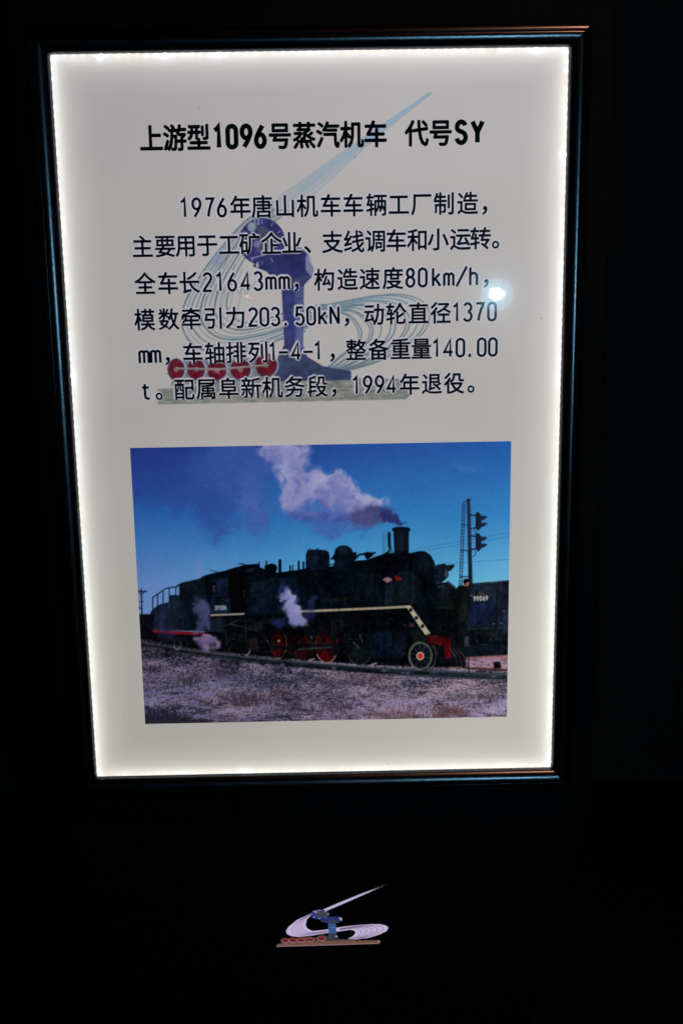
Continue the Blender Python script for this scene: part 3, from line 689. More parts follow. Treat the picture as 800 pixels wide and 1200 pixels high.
# track
p.poly([(164, 748), (240, 760), (350, 770), (430, 778), (545, 783), (545, 775), (164, 735)], (12, 14, 22), .95, 1.5)
p.poly([(166, 752), (240, 764.5), (345, 774.5), (430, 781.5), (500, 785), (600, 789.5), (600, 797), (520, 795), (430, 789), (345, 782), (240, 770), (166, 755)], (36, 46, 56), .95, .8)
p.line([(166, 752.5), (240, 765.2), (345, 775.2), (430, 782.2), (500, 786), (600, 790.5)], 1.0, (78, 86, 94), .7)
p.line([(200, 761), (345, 779.5), (430, 786.8), (600, 795.5)], 1.3, (16, 20, 26), .9)
for k in range(40):
    x = 200 + k * 10; yb_ = 771 + (x - 240) * .0745 * (1 - (x - 240) * .0006); p.ell(x + rg.uniform(-3, 3), yb_ + 1.5 + rg.uniform(-.5, 1.5), rg.uniform(1.5, 3.4), 1.2, rg.choice([(18, 20, 28), (84, 80, 96), (30, 36, 42)]), .85, .8)

# ---- the locomotive
BK = (7, 14, 24); BK2 = (10, 19, 29); GR = (32, 42, 46)
# running gear shade and chassis
p.poly([(176, 741), (246, 744), (300, 742), (500, 740), (530, 755), (534, 782), (430, 779), (330, 771), (240, 762), (178, 751)], (9, 12, 18), 1, 1)
p.poly([(240, 718), (352, 716), (478, 711), (502, 742), (500, 770), (240, 758)], (8, 12, 18), 1, .6)
# tender
p.line([(179.2, 716), (179.2, 700), (194.7, 689.6), (208.5, 687.2)], 1.2, BK); 
for x, y0_, y1_ in ((184.8, 696.5, 710), (191.3, 692.5, 708), (198.5, 689, 706), (206.3, 688, 700)): p.line([(x, y0_), (x, y1_)], 1.1, BK)
p.poly([(176.5, 717), (180, 713.5), (185, 709), (198, 705.4), (198.4, 698), (202, 697), (210, 697.5), (210, 684.5), (213, 682.6), (234, 678), (238, 675), (250, 671.3), (262, 669), (262, 741), (178, 738)], (22, 32, 46))
p.poly([(200, 706), (206, 705), (210, 738), (196, 737.5), (180, 736), (179, 718)], (28, 38, 52), .8, 2); p.poly([(210, 704), (246, 702), (246, 738), (209, 738)], (18, 30, 52), .8, 2)
p.poly([(210, 685), (246, 677), (246, 701), (210, 703)], (18, 26, 38), .9, .6)
for k in range(7): p.line([(213 + k * 4.6, 684 - k * 1.1), (213 + k * 4.6, 702)], .6, (9, 12, 18), .8)
p.line([(208, 686), (240, 679.4)], 1.4, (10, 14, 22), .9); p.line([(240, 677), (270, 668)], 2.2, (46, 62, 72), .5)
p.line([(246, 668), (258, 671)], 1, BK, .6)
p.poly([(178.6, 738.6), (240, 741.0), (240, 744.6), (210, 743.6), (180, 741.6)], (128, 18, 26)); p.poly([(178.6, 738.6), (200, 739.4), (200, 740.6), (181, 740)], (120, 30, 44), .6, .8)
p.line([(178, 737.4), (240, 739.6)], .9, (70, 76, 84), .6)
for cx in (186, 193, 207.5, 216): p.ring(cx, 754.5, 3.4, 6.6, 1.1, (62, 72, 66) if cx > 200 else (34, 38, 50), .8)
p.ring(207.5, 754.5, 3.6, 6.8, .8, (128, 134, 112), .8, 30, 160)
p.poly([(182, 745), (228, 746), (226, 752), (184, 750)], (20, 24, 34), .8, 1.5)
# cab
p.poly([(240, 676), (256, 671.5), (271.6, 666), (287, 661.8), (302, 660.6), (305, 665), (313, 668), (330, 672), (330, 722), (246, 722), (242, 700)], BK)
p.line([(280, 660.2), (290, 662.4)], 1.1, BK)
p.poly([(247, 681.5), (268, 677), (267, 699), (246, 700.5)], (24, 44, 76), .75, 1); p.poly([(246.6, 701.5), (270, 700), (270, 719.6), (247.5, 720.6)], (20, 36, 60), .9, .8)
p.poly([(246.5, 682.5), (253.6, 681), (253.6, 697), (246.3, 698)], (9, 11, 16)); p.ell(250.8, 691.5, 1.5, 3.6, (60, 74, 66), .8, 1); p.ell(250.6, 687.2, 1, 1.2, (130, 56, 44), .9, .6)
p.poly([(270, 672), (296, 672), (290, 690), (284, 718), (271, 718)], (6, 8, 12), .95, 1.2)
p.poly([(290, 666.5), (300, 664.5), (297, 669.5), (288, 670.5)], (30, 44, 58), .8, .6)
p.line([(286, 692), (286, 701)], 1.8, (92, 78, 84), .5); p.ell(265.5, 702.5, 2.6, 2.6, (74, 30, 44), .6, 1)
p.text('SY1096', 251.6, 714.8, 6.2, 2.25, (196, 206, 198), .7, .85, -.02)
p.line([(247.6, 721), (285.6, 719.4)], 1.9, (170, 164, 146), .85); p.line([(247.6, 721), (262, 720.4)], 1.9, (140, 118, 88), .6)
# firebox and boiler
p.poly([(287, 676), (312, 672), (325, 671), (350, 667.6), (358, 666), (386, 664), (400, 661), (418, 657), (430, 656), (440, 652), (455, 648), (482, 648), (490, 646), (497.4, 645.8), (504.3, 650.5), (508.5, 658), (510.6, 668), (512, 700), (515, 745), (476, 742), (476, 722), (290, 722)], BK)
p.poly([(288, 694), (316, 690), (322, 680), (330, 678), (350, 674), (350, 718), (290, 719)], (20, 32, 56), .75, 3); p.poly([(296, 684), (322, 676), (330, 680), (318, 690), (292, 694)], (22, 34, 48), .8, 2)
p.line([(292, 696), (309, 694), (320, 680), (340, 675), (400, 672), (470, 669), (480, 668)], 1, (8, 11, 17), .9)
p.line([(292, 693), (308, 691), (318, 679), (400, 668), (500, 662)], .6, (40, 52, 62), .4)
p.poly([(352, 690), (380, 688), (380, 712), (354, 714)], (14, 26, 42), .6, 4); p.poly([(384, 684), (410, 682), (410, 704), (384, 706)], (10, 16, 32), .8, 4)
p.poly([(410, 672), (446, 668), (446, 706), (412, 708)], (20, 32, 40), .55, 4); p.poly([(452, 682), (462, 682), (464, 709), (450, 709)], (28, 44, 56), .7, 2)
p.poly([(464, 668), (490, 668), (496, 700), (478, 709), (464, 709)], (26, 36, 42), .6, 4); p.poly([(484, 652), (498, 649), (506, 662), (500, 676), (486, 668)], (18, 28, 36), .8, 4)
for pts in ([(446, 652), (436, 664), (428, 684), (424, 706)], [(454, 650), (442, 664), (438, 686), (440, 708)], [(446, 655), (440, 668)], [(478, 668), (492, 674), (504, 690), (512, 706)], [(461, 682), (463, 709)]):
    p.line(pts, 1.2, (7, 9, 13), .85)
p.line([(462, 668.5), (484, 667.5), (500, 682)], .8, (6, 8, 12), .8); p.line([(430, 672), (470, 667)], .8, (8, 10, 16), .9)
rg2 = random.Random(3)
for _ in range(150):                          # pipes, joints, rivets catching light
    x = rg2.uniform(286, 512); y = rg2.uniform(672, 718); L1 = rg2.uniform(1, 6); v_ = rg2.random() < .45
    p.line([(x, y), (x + (0 if v_ else L1), y + (L1 if v_ else -L1 * .08))], .6, rg2.choice([(34, 48, 62), (8, 10, 15), (44, 54, 60), (24, 36, 56)]), rg2.uniform(.25, .6))
p.poly([(372, 701), (411, 699.5), (411, 704), (372, 706)], (26, 36, 34), .7, 1); p.poly([(385, 696), (400, 695), (400, 700), (386, 701)], (5, 7, 10), .9, 1)
# fittings along the top
for x, y0_, y1_, w0 in ((303.7, 658.6, 666, 1.3), (312.2, 657.6, 666, 1.5), (328.0, 657, 671, 3.4), (340, 663.5, 669, 2), (343.2, 662, 669, 1.1), (350, 658, 668, 2.2), (355.5, 659, 668, 2.2)): p.line([(x, y0_), (x, y1_)], w0, BK)
p.ell(318.5, 666, 6.4, 5.6, BK); p.ell(313, 665, 3, 3.4, BK)
p.poly([(358, 668), (358.3, 650), (359.5, 646), (364, 644), (372, 643.8), (381, 644.6), (385, 647), (386, 651), (386, 668)], (16, 26, 44)); p.poly([(358.4, 650), (385.8, 650), (385.8, 652), (358.4, 652)], (9, 14, 24), .7, .8)
p.ell(369, 655, 4, 6, (30, 46, 72), .6, 3); p.line([(360.5, 645), (363, 643)], .9, BK); p.line([(371, 643.5), (373, 642.6)], .8, BK)
p.poly([(387, 655), (391.6, 649.5), (392.4, 644), (396, 640.4), (401, 639), (407, 639.6), (412, 643), (413.4, 647), (417, 647), (418, 650), (415, 657), (404, 668), (390, 668), (392, 657), (388, 657.5)], BK2)
p.ell(389.5, 656.8, 2, 1.4, (96, 168, 196), .8, .6); p.ell(402, 645, 4, 3, (26, 36, 50), .7, 2)
p.line([(398, 668), (410, 661), (421, 649.8), (439, 648)], 2.2, BK); p.poly([(426, 648), (431, 646.6), (438, 648), (436, 652), (430, 656), (427, 652)], BK); p.line([(436, 648.2), (439.5, 648)], 1.1, BK)
p.line([(364, 668), (386, 662), (398, 660)], 1.3, (20, 32, 42), .8)
p.line([(448.5, 624.5), (448.8, 650)], .7, (24, 52, 88), .8); p.line([(451, 625), (451, 649)], .7, (24, 60, 96), .6)
p.line([(455.7, 625), (456, 640)], 3.5, BK); p.line([(456.6, 640), (456, 646), (448, 651), (438, 655)], 2, BK); p.line([(457.8, 640), (459.6, 650)], .9, BK)
p.poly([(459.4, 621), (459.2, 619.4), (462, 617.8), (470, 617.1), (478, 617.9), (480.6, 619.6), (480.2, 621.5), (478.9, 624), (478.8, 650), (461.5, 650), (460.9, 624)], BK2)
p.line([(459.4, 620.4), (480.4, 620.6)], 1, (8, 12, 20), .8); p.poly([(466, 625), (473, 625), (473, 647), (467, 647)], (24, 36, 46), .6, 2.5)
# badge, flag
p.poly([(447.8, 679.6), (450, 678), (454, 676.2), (458, 678), (460, 679.6), (457, 681), (454, 683), (451, 681)], (150, 112, 114), .9); p.line([(451, 679.6), (457.5, 679.6)], 1, (120, 60, 64), .8)
p.poly([(462, 673.6), (466, 675.4), (470.6, 677.6), (468.8, 680.6), (464, 680), (462.4, 677)], (120, 22, 24)); p.line([(462.4, 680), (463.4, 709)], .6, (60, 70, 74), .5)
# lamp and front platform
p.poly([(508, 663), (514, 661.6), (521, 660.4), (523, 662.4), (532.4, 661.2), (532, 664), (528, 668.6), (525, 670), (525.4, 675), (522, 679), (517, 683), (509, 684)], (20, 30, 42)); p.ell(522.6, 672, 2.1, 4.4, (54, 74, 86), .8, .7)
p.poly([(507, 667), (512.4, 667), (512.4, 673), (507, 673)], (7, 9, 13), .9, .6)
p.poly([(511, 684), (524, 682), (534, 690), (540, 694), (548, 745), (545, 778), (515, 776), (511, 740)], (15, 20, 25)); p.poly([(512, 686), (522, 685.4), (520, 689), (513, 689)], (66, 96, 122), .5, .6)
p.poly([(517, 688), (532, 689), (532, 712), (516, 712)], (26, 38, 44), .8, 1); p.line([(512, 688), (533, 689)], 1, (40, 54, 62), .8); p.line([(510, 712), (531, 713)], .9, (78, 84, 84), .6)
p.line([(524, 681), (533, 688)], 1, BK)
for _ in range(90):
    x = rg2.uniform(508, 545); y = rg2.uniform(706, 770); p.line([(x, y), (x + rg2.uniform(-3, 3), y + rg2.uniform(-4, 4))], .7, rg2.choice([(36, 46, 44), (6, 8, 10), (46, 56, 58), (28, 34, 30)]), .5)
# driver on the footplate
p.poly([(533, 691), (537, 686.5), (542, 685.6), (548, 688), (549.6, 694), (550, 712), (547, 728), (542, 730), (536, 720), (532, 704)], (20, 25, 27)); p.poly([(534, 704), (545, 700), (547, 726), (538, 730)], (24, 31, 27), .8, 2)
p.ell(546.2, 683, 3.5, 4.1, (134, 80, 68)); p.poly([(542.2, 682.5), (543, 679), (546, 677.8), (549.6, 679.4), (550, 682.2), (546.4, 682), (544.6, 685.6)], (9, 9, 14))
p.line([(549.8, 700), (547, 735), (549, 790)], 1.2, (10, 12, 16), .8); p.poly([(543.8, 746), (548.6, 745), (549, 757), (544.2, 758)], (52, 62, 64), .9, .8)
# cylinder block and front chassis
p.poly([(430, 729), (433, 725.4), (440, 724.6), (470, 724.6), (475, 728), (476, 768), (468, 772), (436, 771), (431, 766)], (20, 32, 42), 1, .9); p.poly([(434, 730), (458, 728), (460, 766), (436, 768)], (18, 32, 60), .7, 4)
p.poly([(430, 728), (434, 726), (434, 740), (431, 742)], (62, 76, 74), .5, 1.2); p.poly([(463, 748), (474, 744), (475, 766), (463, 769)], (20, 32, 56), .8, 2); p.line([(461, 728), (462, 770)], 1, (8, 12, 16), .6)
p.poly([(478, 740), (490, 738), (500, 748), (494, 756), (478, 762)], (32, 42, 40), .7, 2); p.ell(482, 732.5, 3, 2.4, (96, 56, 54), .7, 1.2); p.line([(463, 717), (484, 728), (500, 746)], 1.2, (8, 10, 12), .9)
# running board with its cream edge
p.line([(247, 724), (480, 715.6)], 2.2, (8, 10, 14), .9); p.line([(270, 728), (340, 726)], 1, (50, 58, 60), .4)
p.line([(352, 716.6), (395, 714.8), (450, 712.4), (476.5, 711)], 2.7, (150, 144, 124), 1)
for k in range(17): x = 354 + k * 7.3; p.line([(x, 716.6 - (x - 352) * .045 - .9), (x + rg2.uniform(1, 3), 716.5 - (x - 352) * .045 + 1)], 1.2, (138, 88, 70), rg2.uniform(.2, .7))
p.line([(397, 713), (397, 716)], 1, (20, 20, 20), .8)
p.poly([(474.8, 709.8), (480.4, 709.2), (504.2, 742.4), (498, 744.2)], (160, 158, 136)); 
for cx, cy in ((480.9, 714.7), (487.5, 724.2), (494.7, 733.8)): p.ell(cx, cy, 1.9, 2.3, (10, 12, 14))
p.line([(499.4, 742), (502.4, 741.4)], .8, (130, 100, 60), .8)
# wheels
def wheel(cx, cy, rx, ry, body, rim, t0=0, t1=360, hub=True):
    p.ell(cx, cy, rx, ry, (16, 14, 18)); p.ell(cx - .4, cy, rx - 1, ry - 1, body)
    for k in range(9):
        a_ = k * math.pi * 2 / 9 + .4; p.line([(cx + 2 * math.cos(a_), cy + 3 * math.sin(a_)), (cx + (rx - 1.6) * math.cos(a_), cy + (ry - 1.6) * math.sin(a_))], 1.7, (26, 10, 14), .75)
    p.ring(cx, cy, rx, ry, 1.0, rim, .9, t0, t1)
    if hub: p.ell(cx, cy, 2.4, 3, (60, 18, 20), 1, .8)
wheel(342.5, 754, 9, 15, (42, 8, 12), (40, 36, 40), 200, 340); wheel(356, 759, 11, 15.5, (52, 12, 16), (44, 56, 52), 20, 160)
wheel(326, 754.3, 9.8, 17.2, (88, 10, 12), (150, 134, 112), -80, 100); p.ell(321, 757, 5, 7, (22, 20, 24), .75, 2); p.ell(326.5, 751, 1.4, 1.4, (150, 150, 140), .8, .6)
wheel(382.6, 756.6, 13, 20, (90, 10, 12), (160, 140, 116), 30, 150); p.ring(382.6, 756.6, 13, 20, .9, (120, 70, 60), .7, 170, 250)
p.ell(421, 764, 14, 15, (14, 20, 22), 1); p.ring(421, 764, 13.5, 15, 1.2, (58, 68, 64), .8, 20, 160)
p.ring(286, 757, 8, 11.5, 1.3, (22, 28, 30), .9); p.ring(286, 757, 8, 11.5, 1.3, (140, 140, 120), .8, 20, 75)
# shade of the running board and shadow and dark spots drawn over the drivers
p.poly([(300, 724), (476, 718), (476, 738), (400, 744), (350, 745), (300, 744)], (8, 11, 16), .75, 3)
for cx, cy, q_ in ((318, 748, 7), (340, 750, 9), (376, 752, 6), (388, 762, 5), (333, 768, 5), (352, 756, 8), (384, 742, 8)): p.ell(cx, cy, q_, q_ * .8, (9, 10, 14), .6, 3)
# rods, valve gear, brackets
p.poly([(343, 742), (368, 728), (376, 730), (360, 744), (348, 750)], (8, 10, 14), .9, 1)
p.line([(322, 759), (356, 760), (392, 757), (430, 752)], 5.0, (14, 20, 24), .95); p.line([(350, 761), (392, 758.2)], 2.2, (52, 64, 64), .85); p.line([(350, 753), (386, 754)], 1.2, (48, 56, 60), .6)
p.poly([(388, 726), (395, 726), (394, 768), (388, 768)], (13, 18, 24), .95, .8); p.line([(389, 728), (389, 766)], .7, (44, 54, 60), .6); p.ell(396, 751, 1.6, 2.4, (130, 24, 24), .9, .6)
p.poly([(396, 732), (430, 728), (430, 756), (396, 758)], (9, 12, 16), .8, 2)
for _ in range(240):
    x = rg2.uniform(248, 430); y = rg2.uniform(726, 766)
    if 312 < x < 402 and y > 738 and rg2.random() < .8: continue
    a_ = rg2.choice([0, 0, .1, 1.57, 1.57, 2.6, -.5]); L1 = rg2.uniform(1.5, 9)
    p.line([(x, y), (x + L1 * math.cos(a_), y + L1 * math.sin(a_) * .8)], rg2.uniform(.5, 1.2), rg2.choice([(44, 52, 54), (30, 36, 38), (62, 66, 64), (6, 8, 10), (6, 8, 10), (54, 46, 46)]), rg2.uniform(.3, .75))
p.line([(262, 734), (282, 726)], 1.6, (44, 52, 52), .7); p.line([(264, 738), (266, 756)], 1.6, (40, 48, 48), .7); p.line([(270, 731), (304, 740)], 1.4, (66, 74, 74), .6); p.line([(288, 726), (288, 760)], 1.6, (34, 40, 44), .8)
p.poly([(291, 748), (302, 748), (302, 762), (291, 762)], (38, 32, 34), .8, 1.5); p.poly([(297, 729), (308, 728), (308, 738), (297, 739)], (30, 38, 46), .8, 1.5)
for x, y in ((421, 744), (423, 749), (414, 752), (418, 756), (364, 745), (313, 750)): p.line([(x, y), (x + 1.6, y + 3.4)], 1, (120, 130, 126), .6)
for x, y in ((362, 774), (435, 779)): p.line([(x, y), (x + 6, y - 2)], 1.3, (170, 176, 176), .8)
# pilot: red beam, leading wheel, cowcatcher
p.poly([(500, 744.2), (512, 745.4), (527, 748), (528.4, 771.5), (521, 771.6), (520, 756.5), (500, 753.4)], (82, 14, 16), 1, .6); p.poly([(505, 746), (518, 748), (518, 755), (506, 753)], (78, 26, 28), .7, 1.5); p.poly([(521.4, 752), (527, 751), (528, 771), (523, 771)], (98, 14, 18), .8, 1)
p.ring(502, 769, 8.5, 14, 1.6, (62, 68, 70), .9, -60, 100)
p.ell(492.6, 768.7, 14, 16.4, (12, 16, 20)); p.ring(492.6, 768.7, 12.9, 15.2, 2.5, (72, 78, 76), .95); p.ring(492.6, 768.7, 14.2, 16.6, .7, (120, 126, 120), .6, 90, 270)
p.ell(492.6, 768.7, 11, 13, (18, 28, 40))
for k in range(10):
    a_ = k * math.pi / 5 + .2; p.line([(492.6 + 3 * math.cos(a_), 768.7 + 3.4 * math.sin(a_)), (492.6 + 11 * math.cos(a_), 768.7 + 13 * math.sin(a_))], 1.4, (54, 66, 70), .8)
p.ell(492.2, 768.8, 4.4, 4.8, (176, 160, 132)); p.ell(492.2, 768.8, 3.1, 3.5, (176, 30, 28))
for k in range(6): p.line([(524 + k * 2.2, 758 + k * .5), (530 + k * 2.6, 768), (534 + k * 2.6, 782)], 1.1, (74, 50, 62) if k % 2 else (22, 18, 24), .85)
for k in range(4): p.line([(528 + k * 3.5, 781.5), (530.5 + k * 3.5, 784.5)], 1.2, (150, 132, 104), .8)
p.line([(509, 757), (514, 770)], 1.2, (58, 68, 66), .6)
p.line([(434, 776), (480, 779)], 1, (60, 66, 66), .5)
# soot, dust and uneven sheen over the dark machine and wagon
lum = p.A.mean(-1); dk = sst(78, 40, lum) * (Y_ > 645) * (Y_ < 790); tex = fbm(X_ / 3.2, Y_ / 3.2, 230, 4, .75) - .5; tex2 = fbm(X_ / 16, Y_ / 22, 240, 3) - .5
vert = fbm(X_ / 2.2, Y_ / 26, 250, 3) - .5
p.A = np.clip(p.A * (1 + (dk * (tex * 1.0 + tex2 * 1.3 + vert * .6))[..., None]) + (dk * sst(.12, .3, tex))[..., None] * np.array([7, 10, 10]) - (dk * 4.5)[..., None], 0, 255)
p.A = p.A * (1 - .26 * dk)[..., None]
for _ in range(380):
    x = rg2.uniform(200, 512); y = rg2.uniform(664, 772)
    ii = min(p.ny - 1, int((y - p.y0) * p.sc)); jj = min(p.nx - 1, int((x - p.x0) * p.sc))
    if p.A[ii, jj].mean() > 55: continue
    a_ = rg2.choice([0, 1.57, 1.57, .05, -.6]); L1 = rg2.uniform(.8, 5)
    p.line([(x, y), (x + L1 * math.cos(a_), y + L1 * math.sin(a_))], rg2.uniform(.4, .8), rg2.choice([(38, 50, 56), (52, 60, 60), (4, 6, 9), (4, 6, 9), (30, 40, 58), (60, 46, 40)]), rg2.uniform(.2, .6))
# drifting steam
smoke([(337, 696, 5, 6), (341, 708, 8.5, 10), (345, 720, 9, 10), (350, 730, 9, 7), (331, 700, 6, 4)], (158, 160, 198), (98, 106, 164), .93, 110, 7, .52, (-.3, 1), .42, .95)
smoke([(328, 730, 10, 7), (362, 722, 7, 8), (366, 706, 5, 9), (330, 690, 6, 8)], (44, 60, 116), (34, 50, 104), .55, 111, 7, .5, (0, 1), .4)
smoke([(232, 711, 8, 9), (239, 722, 6, 10), (237, 736, 7, 7), (228, 742, 7, 4)], (106, 98, 148), (72, 72, 122), .6, 112, 7, .5, (0, 1), .44, .95)
smoke([(236, 750, 9, 5), (247, 748, 9, 4.5), (256, 755, 6, 5), (241, 758, 7, 4)], (160, 136, 172), (100, 92, 138), .8, 113, 6, .52, (0, 1), .4, .95)
smoke([(190, 724, 8, 14), (196, 742, 12, 10)], (46, 54, 104), (40, 46, 92), .4, 114, 9, .5, (0, 1), .45)
# photographic softness of the print
def soften(a, k):
    b_ = a.copy()
    for ax in (0, 1): b_ = (np.roll(b_, 1, ax) + np.roll(b_, -1, ax) + b_ * k) / (2 + k)
    return b_
p.A = soften(p.A, 1)
px0, px1, pz0, pz1 = PX0, PX1, PZ0, PZ1
grid_object('photo_print', px0, px1, pz0, pz1, .00084, -.0003, p, M_film, fn=lambda C_: np.clip(lin(np.clip(C_, 0, 255)) / lin(np.array([174, 173, 168])) * TB, .0015, 1))

# specks of dust on the sheet
V, F = [], []
for qx, qy, sz in ((416, 184, .9), (233, 127, .7), (634, 373, .8), (146, 836, .7), (609, 300, .5), (455, 894, .8), (330, 884, .5), (100, 300, .5), (142, 640, .6), (520, 480, .5), (623, 560, .6), (270, 75, .6), (560, 98, .5), (625, 778, .5)):
    bx, bz = (float(q_) for q_ in at(qx, qy)); k = len(V); sz *= .0008
    for a_ in range(6): V.append((bx + sz * math.cos(a_ * 1.047 + qx) * (1 + .4 * (a_ % 2)), -.00085, bz + sz * math.sin(a_ * 1.047 + qx)))
    F.append(tuple(range(k, k + 6)))
tag(obj('dust', V, F, mat('dust_grey', (.12, .11, .10), .9), kiosk), kind='stuff')

# ------------------------------------------------------------------ small lit emblem low on the housing
c = Canvas(318, 1030, 460, 1116, 5, (0, 0, 0)); LV = (196, 180, 216)
c.poly([(454, 1036), (425, 1046.5), (399, 1057), (378, 1066), (362, 1071.5), (348, 1078), (338, 1086), (335, 1091), (336, 1094.5), (341, 1097), (349, 1098), (365, 1096.4), (382, 1093.6), (398, 1091.4), (410, 1089.6), (415, 1090.6), (416.3, 1093), (413.5, 1097), (407, 1100.3), (417, 1101), (432, 1099), (445, 1095), (453, 1091), (455, 1087), (452, 1084.5), (445, 1083), (435, 1083), (420, 1084), (405, 1085.5), (395, 1087), (380, 1089.6), (366, 1091), (360, 1088), (358, 1084), (359.5, 1077.5), (364, 1073), (382, 1067.6), (399, 1060.5), (425, 1049)], LV)
fade = sst(1037, 1046, c.Y)[..., None] * np.where(c.Y < 1050, 1, 1)[..., None]
c.A *= np.where((c.Y < 1046)[..., None], .25 + .75 * fade, 1)
oL = [(362, 1072), (350, 1078), (340, 1086), (337, 1091), (340, 1096), (350, 1097.6), (370, 1095), (384, 1092.6)]
iL = [(370, 1070), (362, 1074), (358, 1080), (357.5, 1086), (361, 1090.5), (367, 1091.8), (378, 1091), (384, 1090.4)]
for s_ in (.25, .45, .62, .8): c.line(catmull(mixp(oL, iL, s_)), .55, (118, 100, 134), .8, .3)
oR = [(398, 1088), (420, 1084.6), (440, 1084), (452, 1086), (452, 1090), (440, 1095.6), (424, 1100)]
iR = [(398, 1090), (406, 1089), (413, 1088.4), (417.6, 1091), (417.5, 1095), (413, 1098.4), (408, 1100)]
for s_ in (.12, .32, .5, .68, .86): c.line(catmull(mixp(oR, iR, s_)), .6, (104, 92, 122), .85, .3)
for k in range(16):
    x = 384 + k * 4.2; y = 1067 - (x - 382) * .425; c.line([(x, y + .9), (x + 1.4, y - 2.8)], .35, (150, 130, 176), .7, .25)
c.poly([(364, 1101), (378, 1095), (386, 1098), (398, 1100), (414, 1101.6), (414, 1103), (364, 1104)], (50, 56, 58), .95, .4)
c.poly([(324, 1107), (330, 1105.4), (334, 1104), (414, 1101.6), (416, 1102.4), (444, 1101.6), (446, 1103.4), (443.6, 1105.6), (324, 1109.6)], (112, 78, 66), 1, .3)
c.line([(324.6, 1109), (384, 1107.4), (444, 1105.4)], 1.0, (150, 122, 132), .9, .3); c.ell(443.6, 1103.5, 1.6, 1.5, (150, 124, 120), .9, .4)
for k in range(30): c.line([(334 + k * 3.6, 1104.6 - k * .08), (336.4 + k * 3.6, 1104.6 - k * .08)], .7, (78, 54, 50) if k % 2 else (140, 104, 86), .6, .3)
for cx, cy in ((334.2, 1102.2), (343, 1101.8), (352.8, 1101.6), (363.4, 1101), (376.6, 1099.8)):
    c.ell(cx, cy, 5.0, 2.9, (176, 150, 170), .9, .4); c.ell(cx, cy - .2, 4.4, 2.5, (122, 34, 34), 1, .4); c.ell(cx, cy + .7, 2.4, .9, (70, 16, 20), .7, .5)
c.poly([(346, 1099.6), (356, 1097.8), (368, 1098.4), (372, 1101), (360, 1100), (348, 1101)], (112, 74, 56), .8, .6)
c.poly([(384, 1080.6), (393.6, 1081.6), (393.8, 1094), (395.6, 1098.6), (384, 1099.4), (385.2, 1094)], (52, 84, 142), 1, .3); c.poly([(385.4, 1094), (394, 1094), (395.4, 1098.6), (383, 1100)], (52, 58, 66), .9, .5)
c.line([(385, 1087.5), (394, 1086.8)], .6, (96, 128, 176), .9, .3); c.ell(394.2, 1097.4, 1.5, 1, (176, 170, 186), .8, .4)
c.ell(374.5, 1071.6, 11, 5.8, (44, 56, 118), 1, .4); c.poly([(371, 1070), (376, 1067), (384, 1068), (386.4, 1071), (383, 1073.6), (372, 1075.4)], (66, 66, 72), .95, .6); c.ell(370.4, 1068.6, 2, 1.6, (168, 130, 136), .9, .5)
for a_ in range(0, 360, 45): c.ell(374.5 + 9.6 * math.cos(math.radians(a_)), 1071.6 + 4.8 * math.sin(math.radians(a_)), .8, .6, (186, 176, 206), .9, .4)
c.poly([(375.4, 1078.4), (382, 1074.6), (398, 1074), (401, 1076.4), (400.6, 1079.4), (396, 1081.6), (388, 1083), (382, 1081.4), (377, 1080.6)], (40, 48, 104), 1, .3); c.poly([(383, 1079.6), (395, 1078), (396, 1081.2), (388, 1082.8)], (58, 58, 62), .95, .5)
c.poly([(396.8, 1075), (400.4, 1075.6), (400.8, 1079), (398, 1078)], (172, 166, 190), .9, .4)
def emblem_material():
    m = bpy.data.materials.new('backlit_emblem'); m.use_nodes = True; nt = m.node_tree
    a = nt.nodes.new('ShaderNodeAttribute'); a.attribute_name = 'ink'; b = nt.nodes['Principled BSDF']
    b.inputs['Base Color'].default_value = (.02, .02, .02, 1); b.inputs['Roughness'].default_value = .4; b.inputs['Emission Strength'].default_value = 1
    nt.links.new(a.outputs['Color'], b.inputs['Emission Color']); return m
ex0, ez0 = at(321, 1112, YH); ex1, ez1 = at(458, 1033, YH)
grid_object('emblem_print', float(ex0), float(ex1), float(ez0), float(ez1), .00042, YH - .0006, c, emblem_material(), keep=lambda C_: (C_ > .004).any(-1), fn=lambda C_: lin(C_) * .95)

# ------------------------------------------------------------------ lamps of the hall behind the viewer
def mirror_point(px, py, t):
    gx, gz = (float(q) for q in at(px, py, -.001)); G_ = np.array([gx, -.001, gz + Z0]); d = G_ - CAM
    return G_ + np.array([d[0], -d[1], d[2]]) * t
def aim(o, target):
    o.rotation_euler = (Vector(target) - Vector(o.location)).to_track_quat('-Z', 'Y').to_euler()

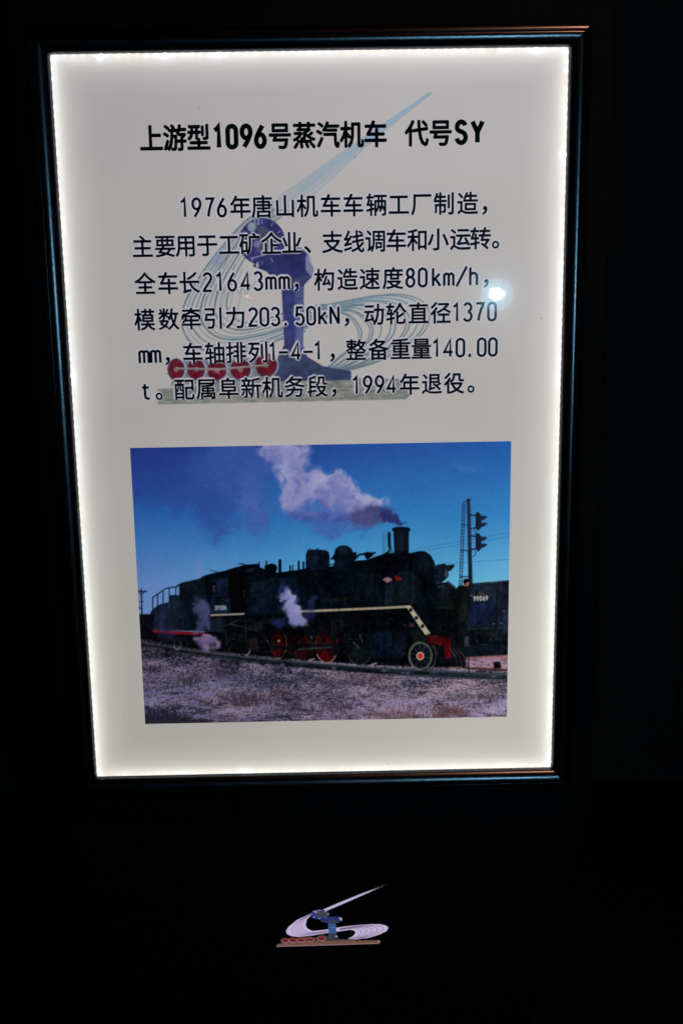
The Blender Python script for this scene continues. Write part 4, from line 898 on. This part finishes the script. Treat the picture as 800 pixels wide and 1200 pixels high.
def spot_fixture(loc, target, leds, label, R_=.055, group=None):
    """round floodlight on a stand: head with several diodes, yoke, pole, foot"""
    t_ = tag(empty('floodlight', (loc[0], loc[1], 0)), label, 'floodlight')
    hd = obj('lamp_head', *lathe([(R_ * .5, .08), (R_ * .9, .05), (R_, .02), (R_, -.004), (R_ * .93, -.006), (R_ * .90, .004)]), M_metal, t_, True)
    hd.location = (0, 0, loc[2]); d = Vector(target) - Vector(loc); hd.rotation_euler = d.to_track_quat('-Z', 'Y').to_euler()
    for (dx, dy, r, col, st) in leds:
        v_ = [(0, 0, -.0075)] + [(r * math.cos(a), r * math.sin(a), -.0075) for a in np.linspace(0, 2 * math.pi, 13)[:-1]]
        o = obj('diode', v_, [(0, 1 + (k + 1) % 12, 1 + k) for k in range(12)], emit_mat('diode_light', col, st), hd); o.location = (dx, dy, 0)
    pv, pf = lathe([(.16, 0), (.16, .012), (.014, .02), (.012, .03), (.012, loc[2] - .09)], 20)
    obj('stand', pv, pf, M_metal, t_, True)
    bevel(obj('yoke', *box(-.07, .07, -.012, .012, loc[2] - .092, loc[2] - .075), M_metal, t_), .002)
    for s in (-1, 1): bevel(obj('yoke_arm', *box(s * .066 - .003, s * .066 + .003, -.010, .010, loc[2] - .08, loc[2] + .02), M_metal, t_), .001)
    return t_

L1 = mirror_point(582, 345, 1.5)
K = 1.0
leds = [(x * .62, y * .60, q * .62, c_, st * 3) for x, y, q, c_, st in (
        (0, 0, .018, (.34, .72, 1), 1500), (.020, .004, .012, (.34, .72, 1), 1300), (-.020, .002, .012, (.44, .72, 1), 1300), (.004, .017, .012, (.32, .76, 1), 1200),
        (-.006, -.015, .012, (.32, .76, 1), 1200), (.014, -.013, .010, (.3, .85, 1), 1100), (-.016, .014, .009, (.3, .9, 1), 900), (-.032, -.010, .005, (.1, .8, 1), 420),
        (.034, -.002, .004, (1, .25, .35), 300), (-.026, .020, .005, (.12, .8, 1), 500), (-.016, .028, .005, (.12, .8, 1), 450), (-.030, .010, .004, (1, .5, .6), 300), (.030, .012, .005, (.3, .85, 1), 300))]
spot_fixture(tuple(L1), (.4, 0, 1.3), leds, 'round cool white floodlight on a tall stand behind the viewer, right of the camera')
L2 = mirror_point(289.5, 347.5, 1.5)
spot_fixture(tuple(L2), (.3, 0, 1.3), [(0, 0, .0062, (1, .50, .36), 9), (.010, -.004, .004, (1, .46, .34), 7)], 'small dim amber floodlight on a stand straight behind the viewer', .03)

def ceiling_lamp(loc, target, col, power, label):
    t_ = tag(empty('ceiling_spotlight', (loc[0], loc[1], 3.2)), label, 'ceiling lamp')
    obj('drop_rod', *lathe([(.05, -.001), (.05, -.02), (.008, -.024), (.008, loc[2] - 3.2 + .08)], 16), M_metal, t_, True)
    hd = obj('lamp_head', *lathe([(.03, .10), (.045, .09), (.05, 0), (.046, -.002), (.043, .012)], 24), M_metal, t_, True)
    hd.location = (0, 0, loc[2] - 3.2); d = Vector(target) - Vector(loc); hd.rotation_euler = d.to_track_quat('-Z', 'Y').to_euler()
    ld = bpy.data.lights.new('warm_bulb', 'AREA'); ld.shape = 'DISK'; ld.size = .08; ld.energy = power; ld.color = col; ld.spread = math.radians(50)
    lo = bpy.data.objects.new('bulb_light', ld); COL.objects.link(lo); lo.parent = hd; lo.location = (0, 0, -.004)
ceiling_lamp((.95, -.75, 2.75), (.45, 0, 1.3), (1, .40, .22), 1.0, 'warm orange ceiling spotlight hanging above and right of the kiosk')
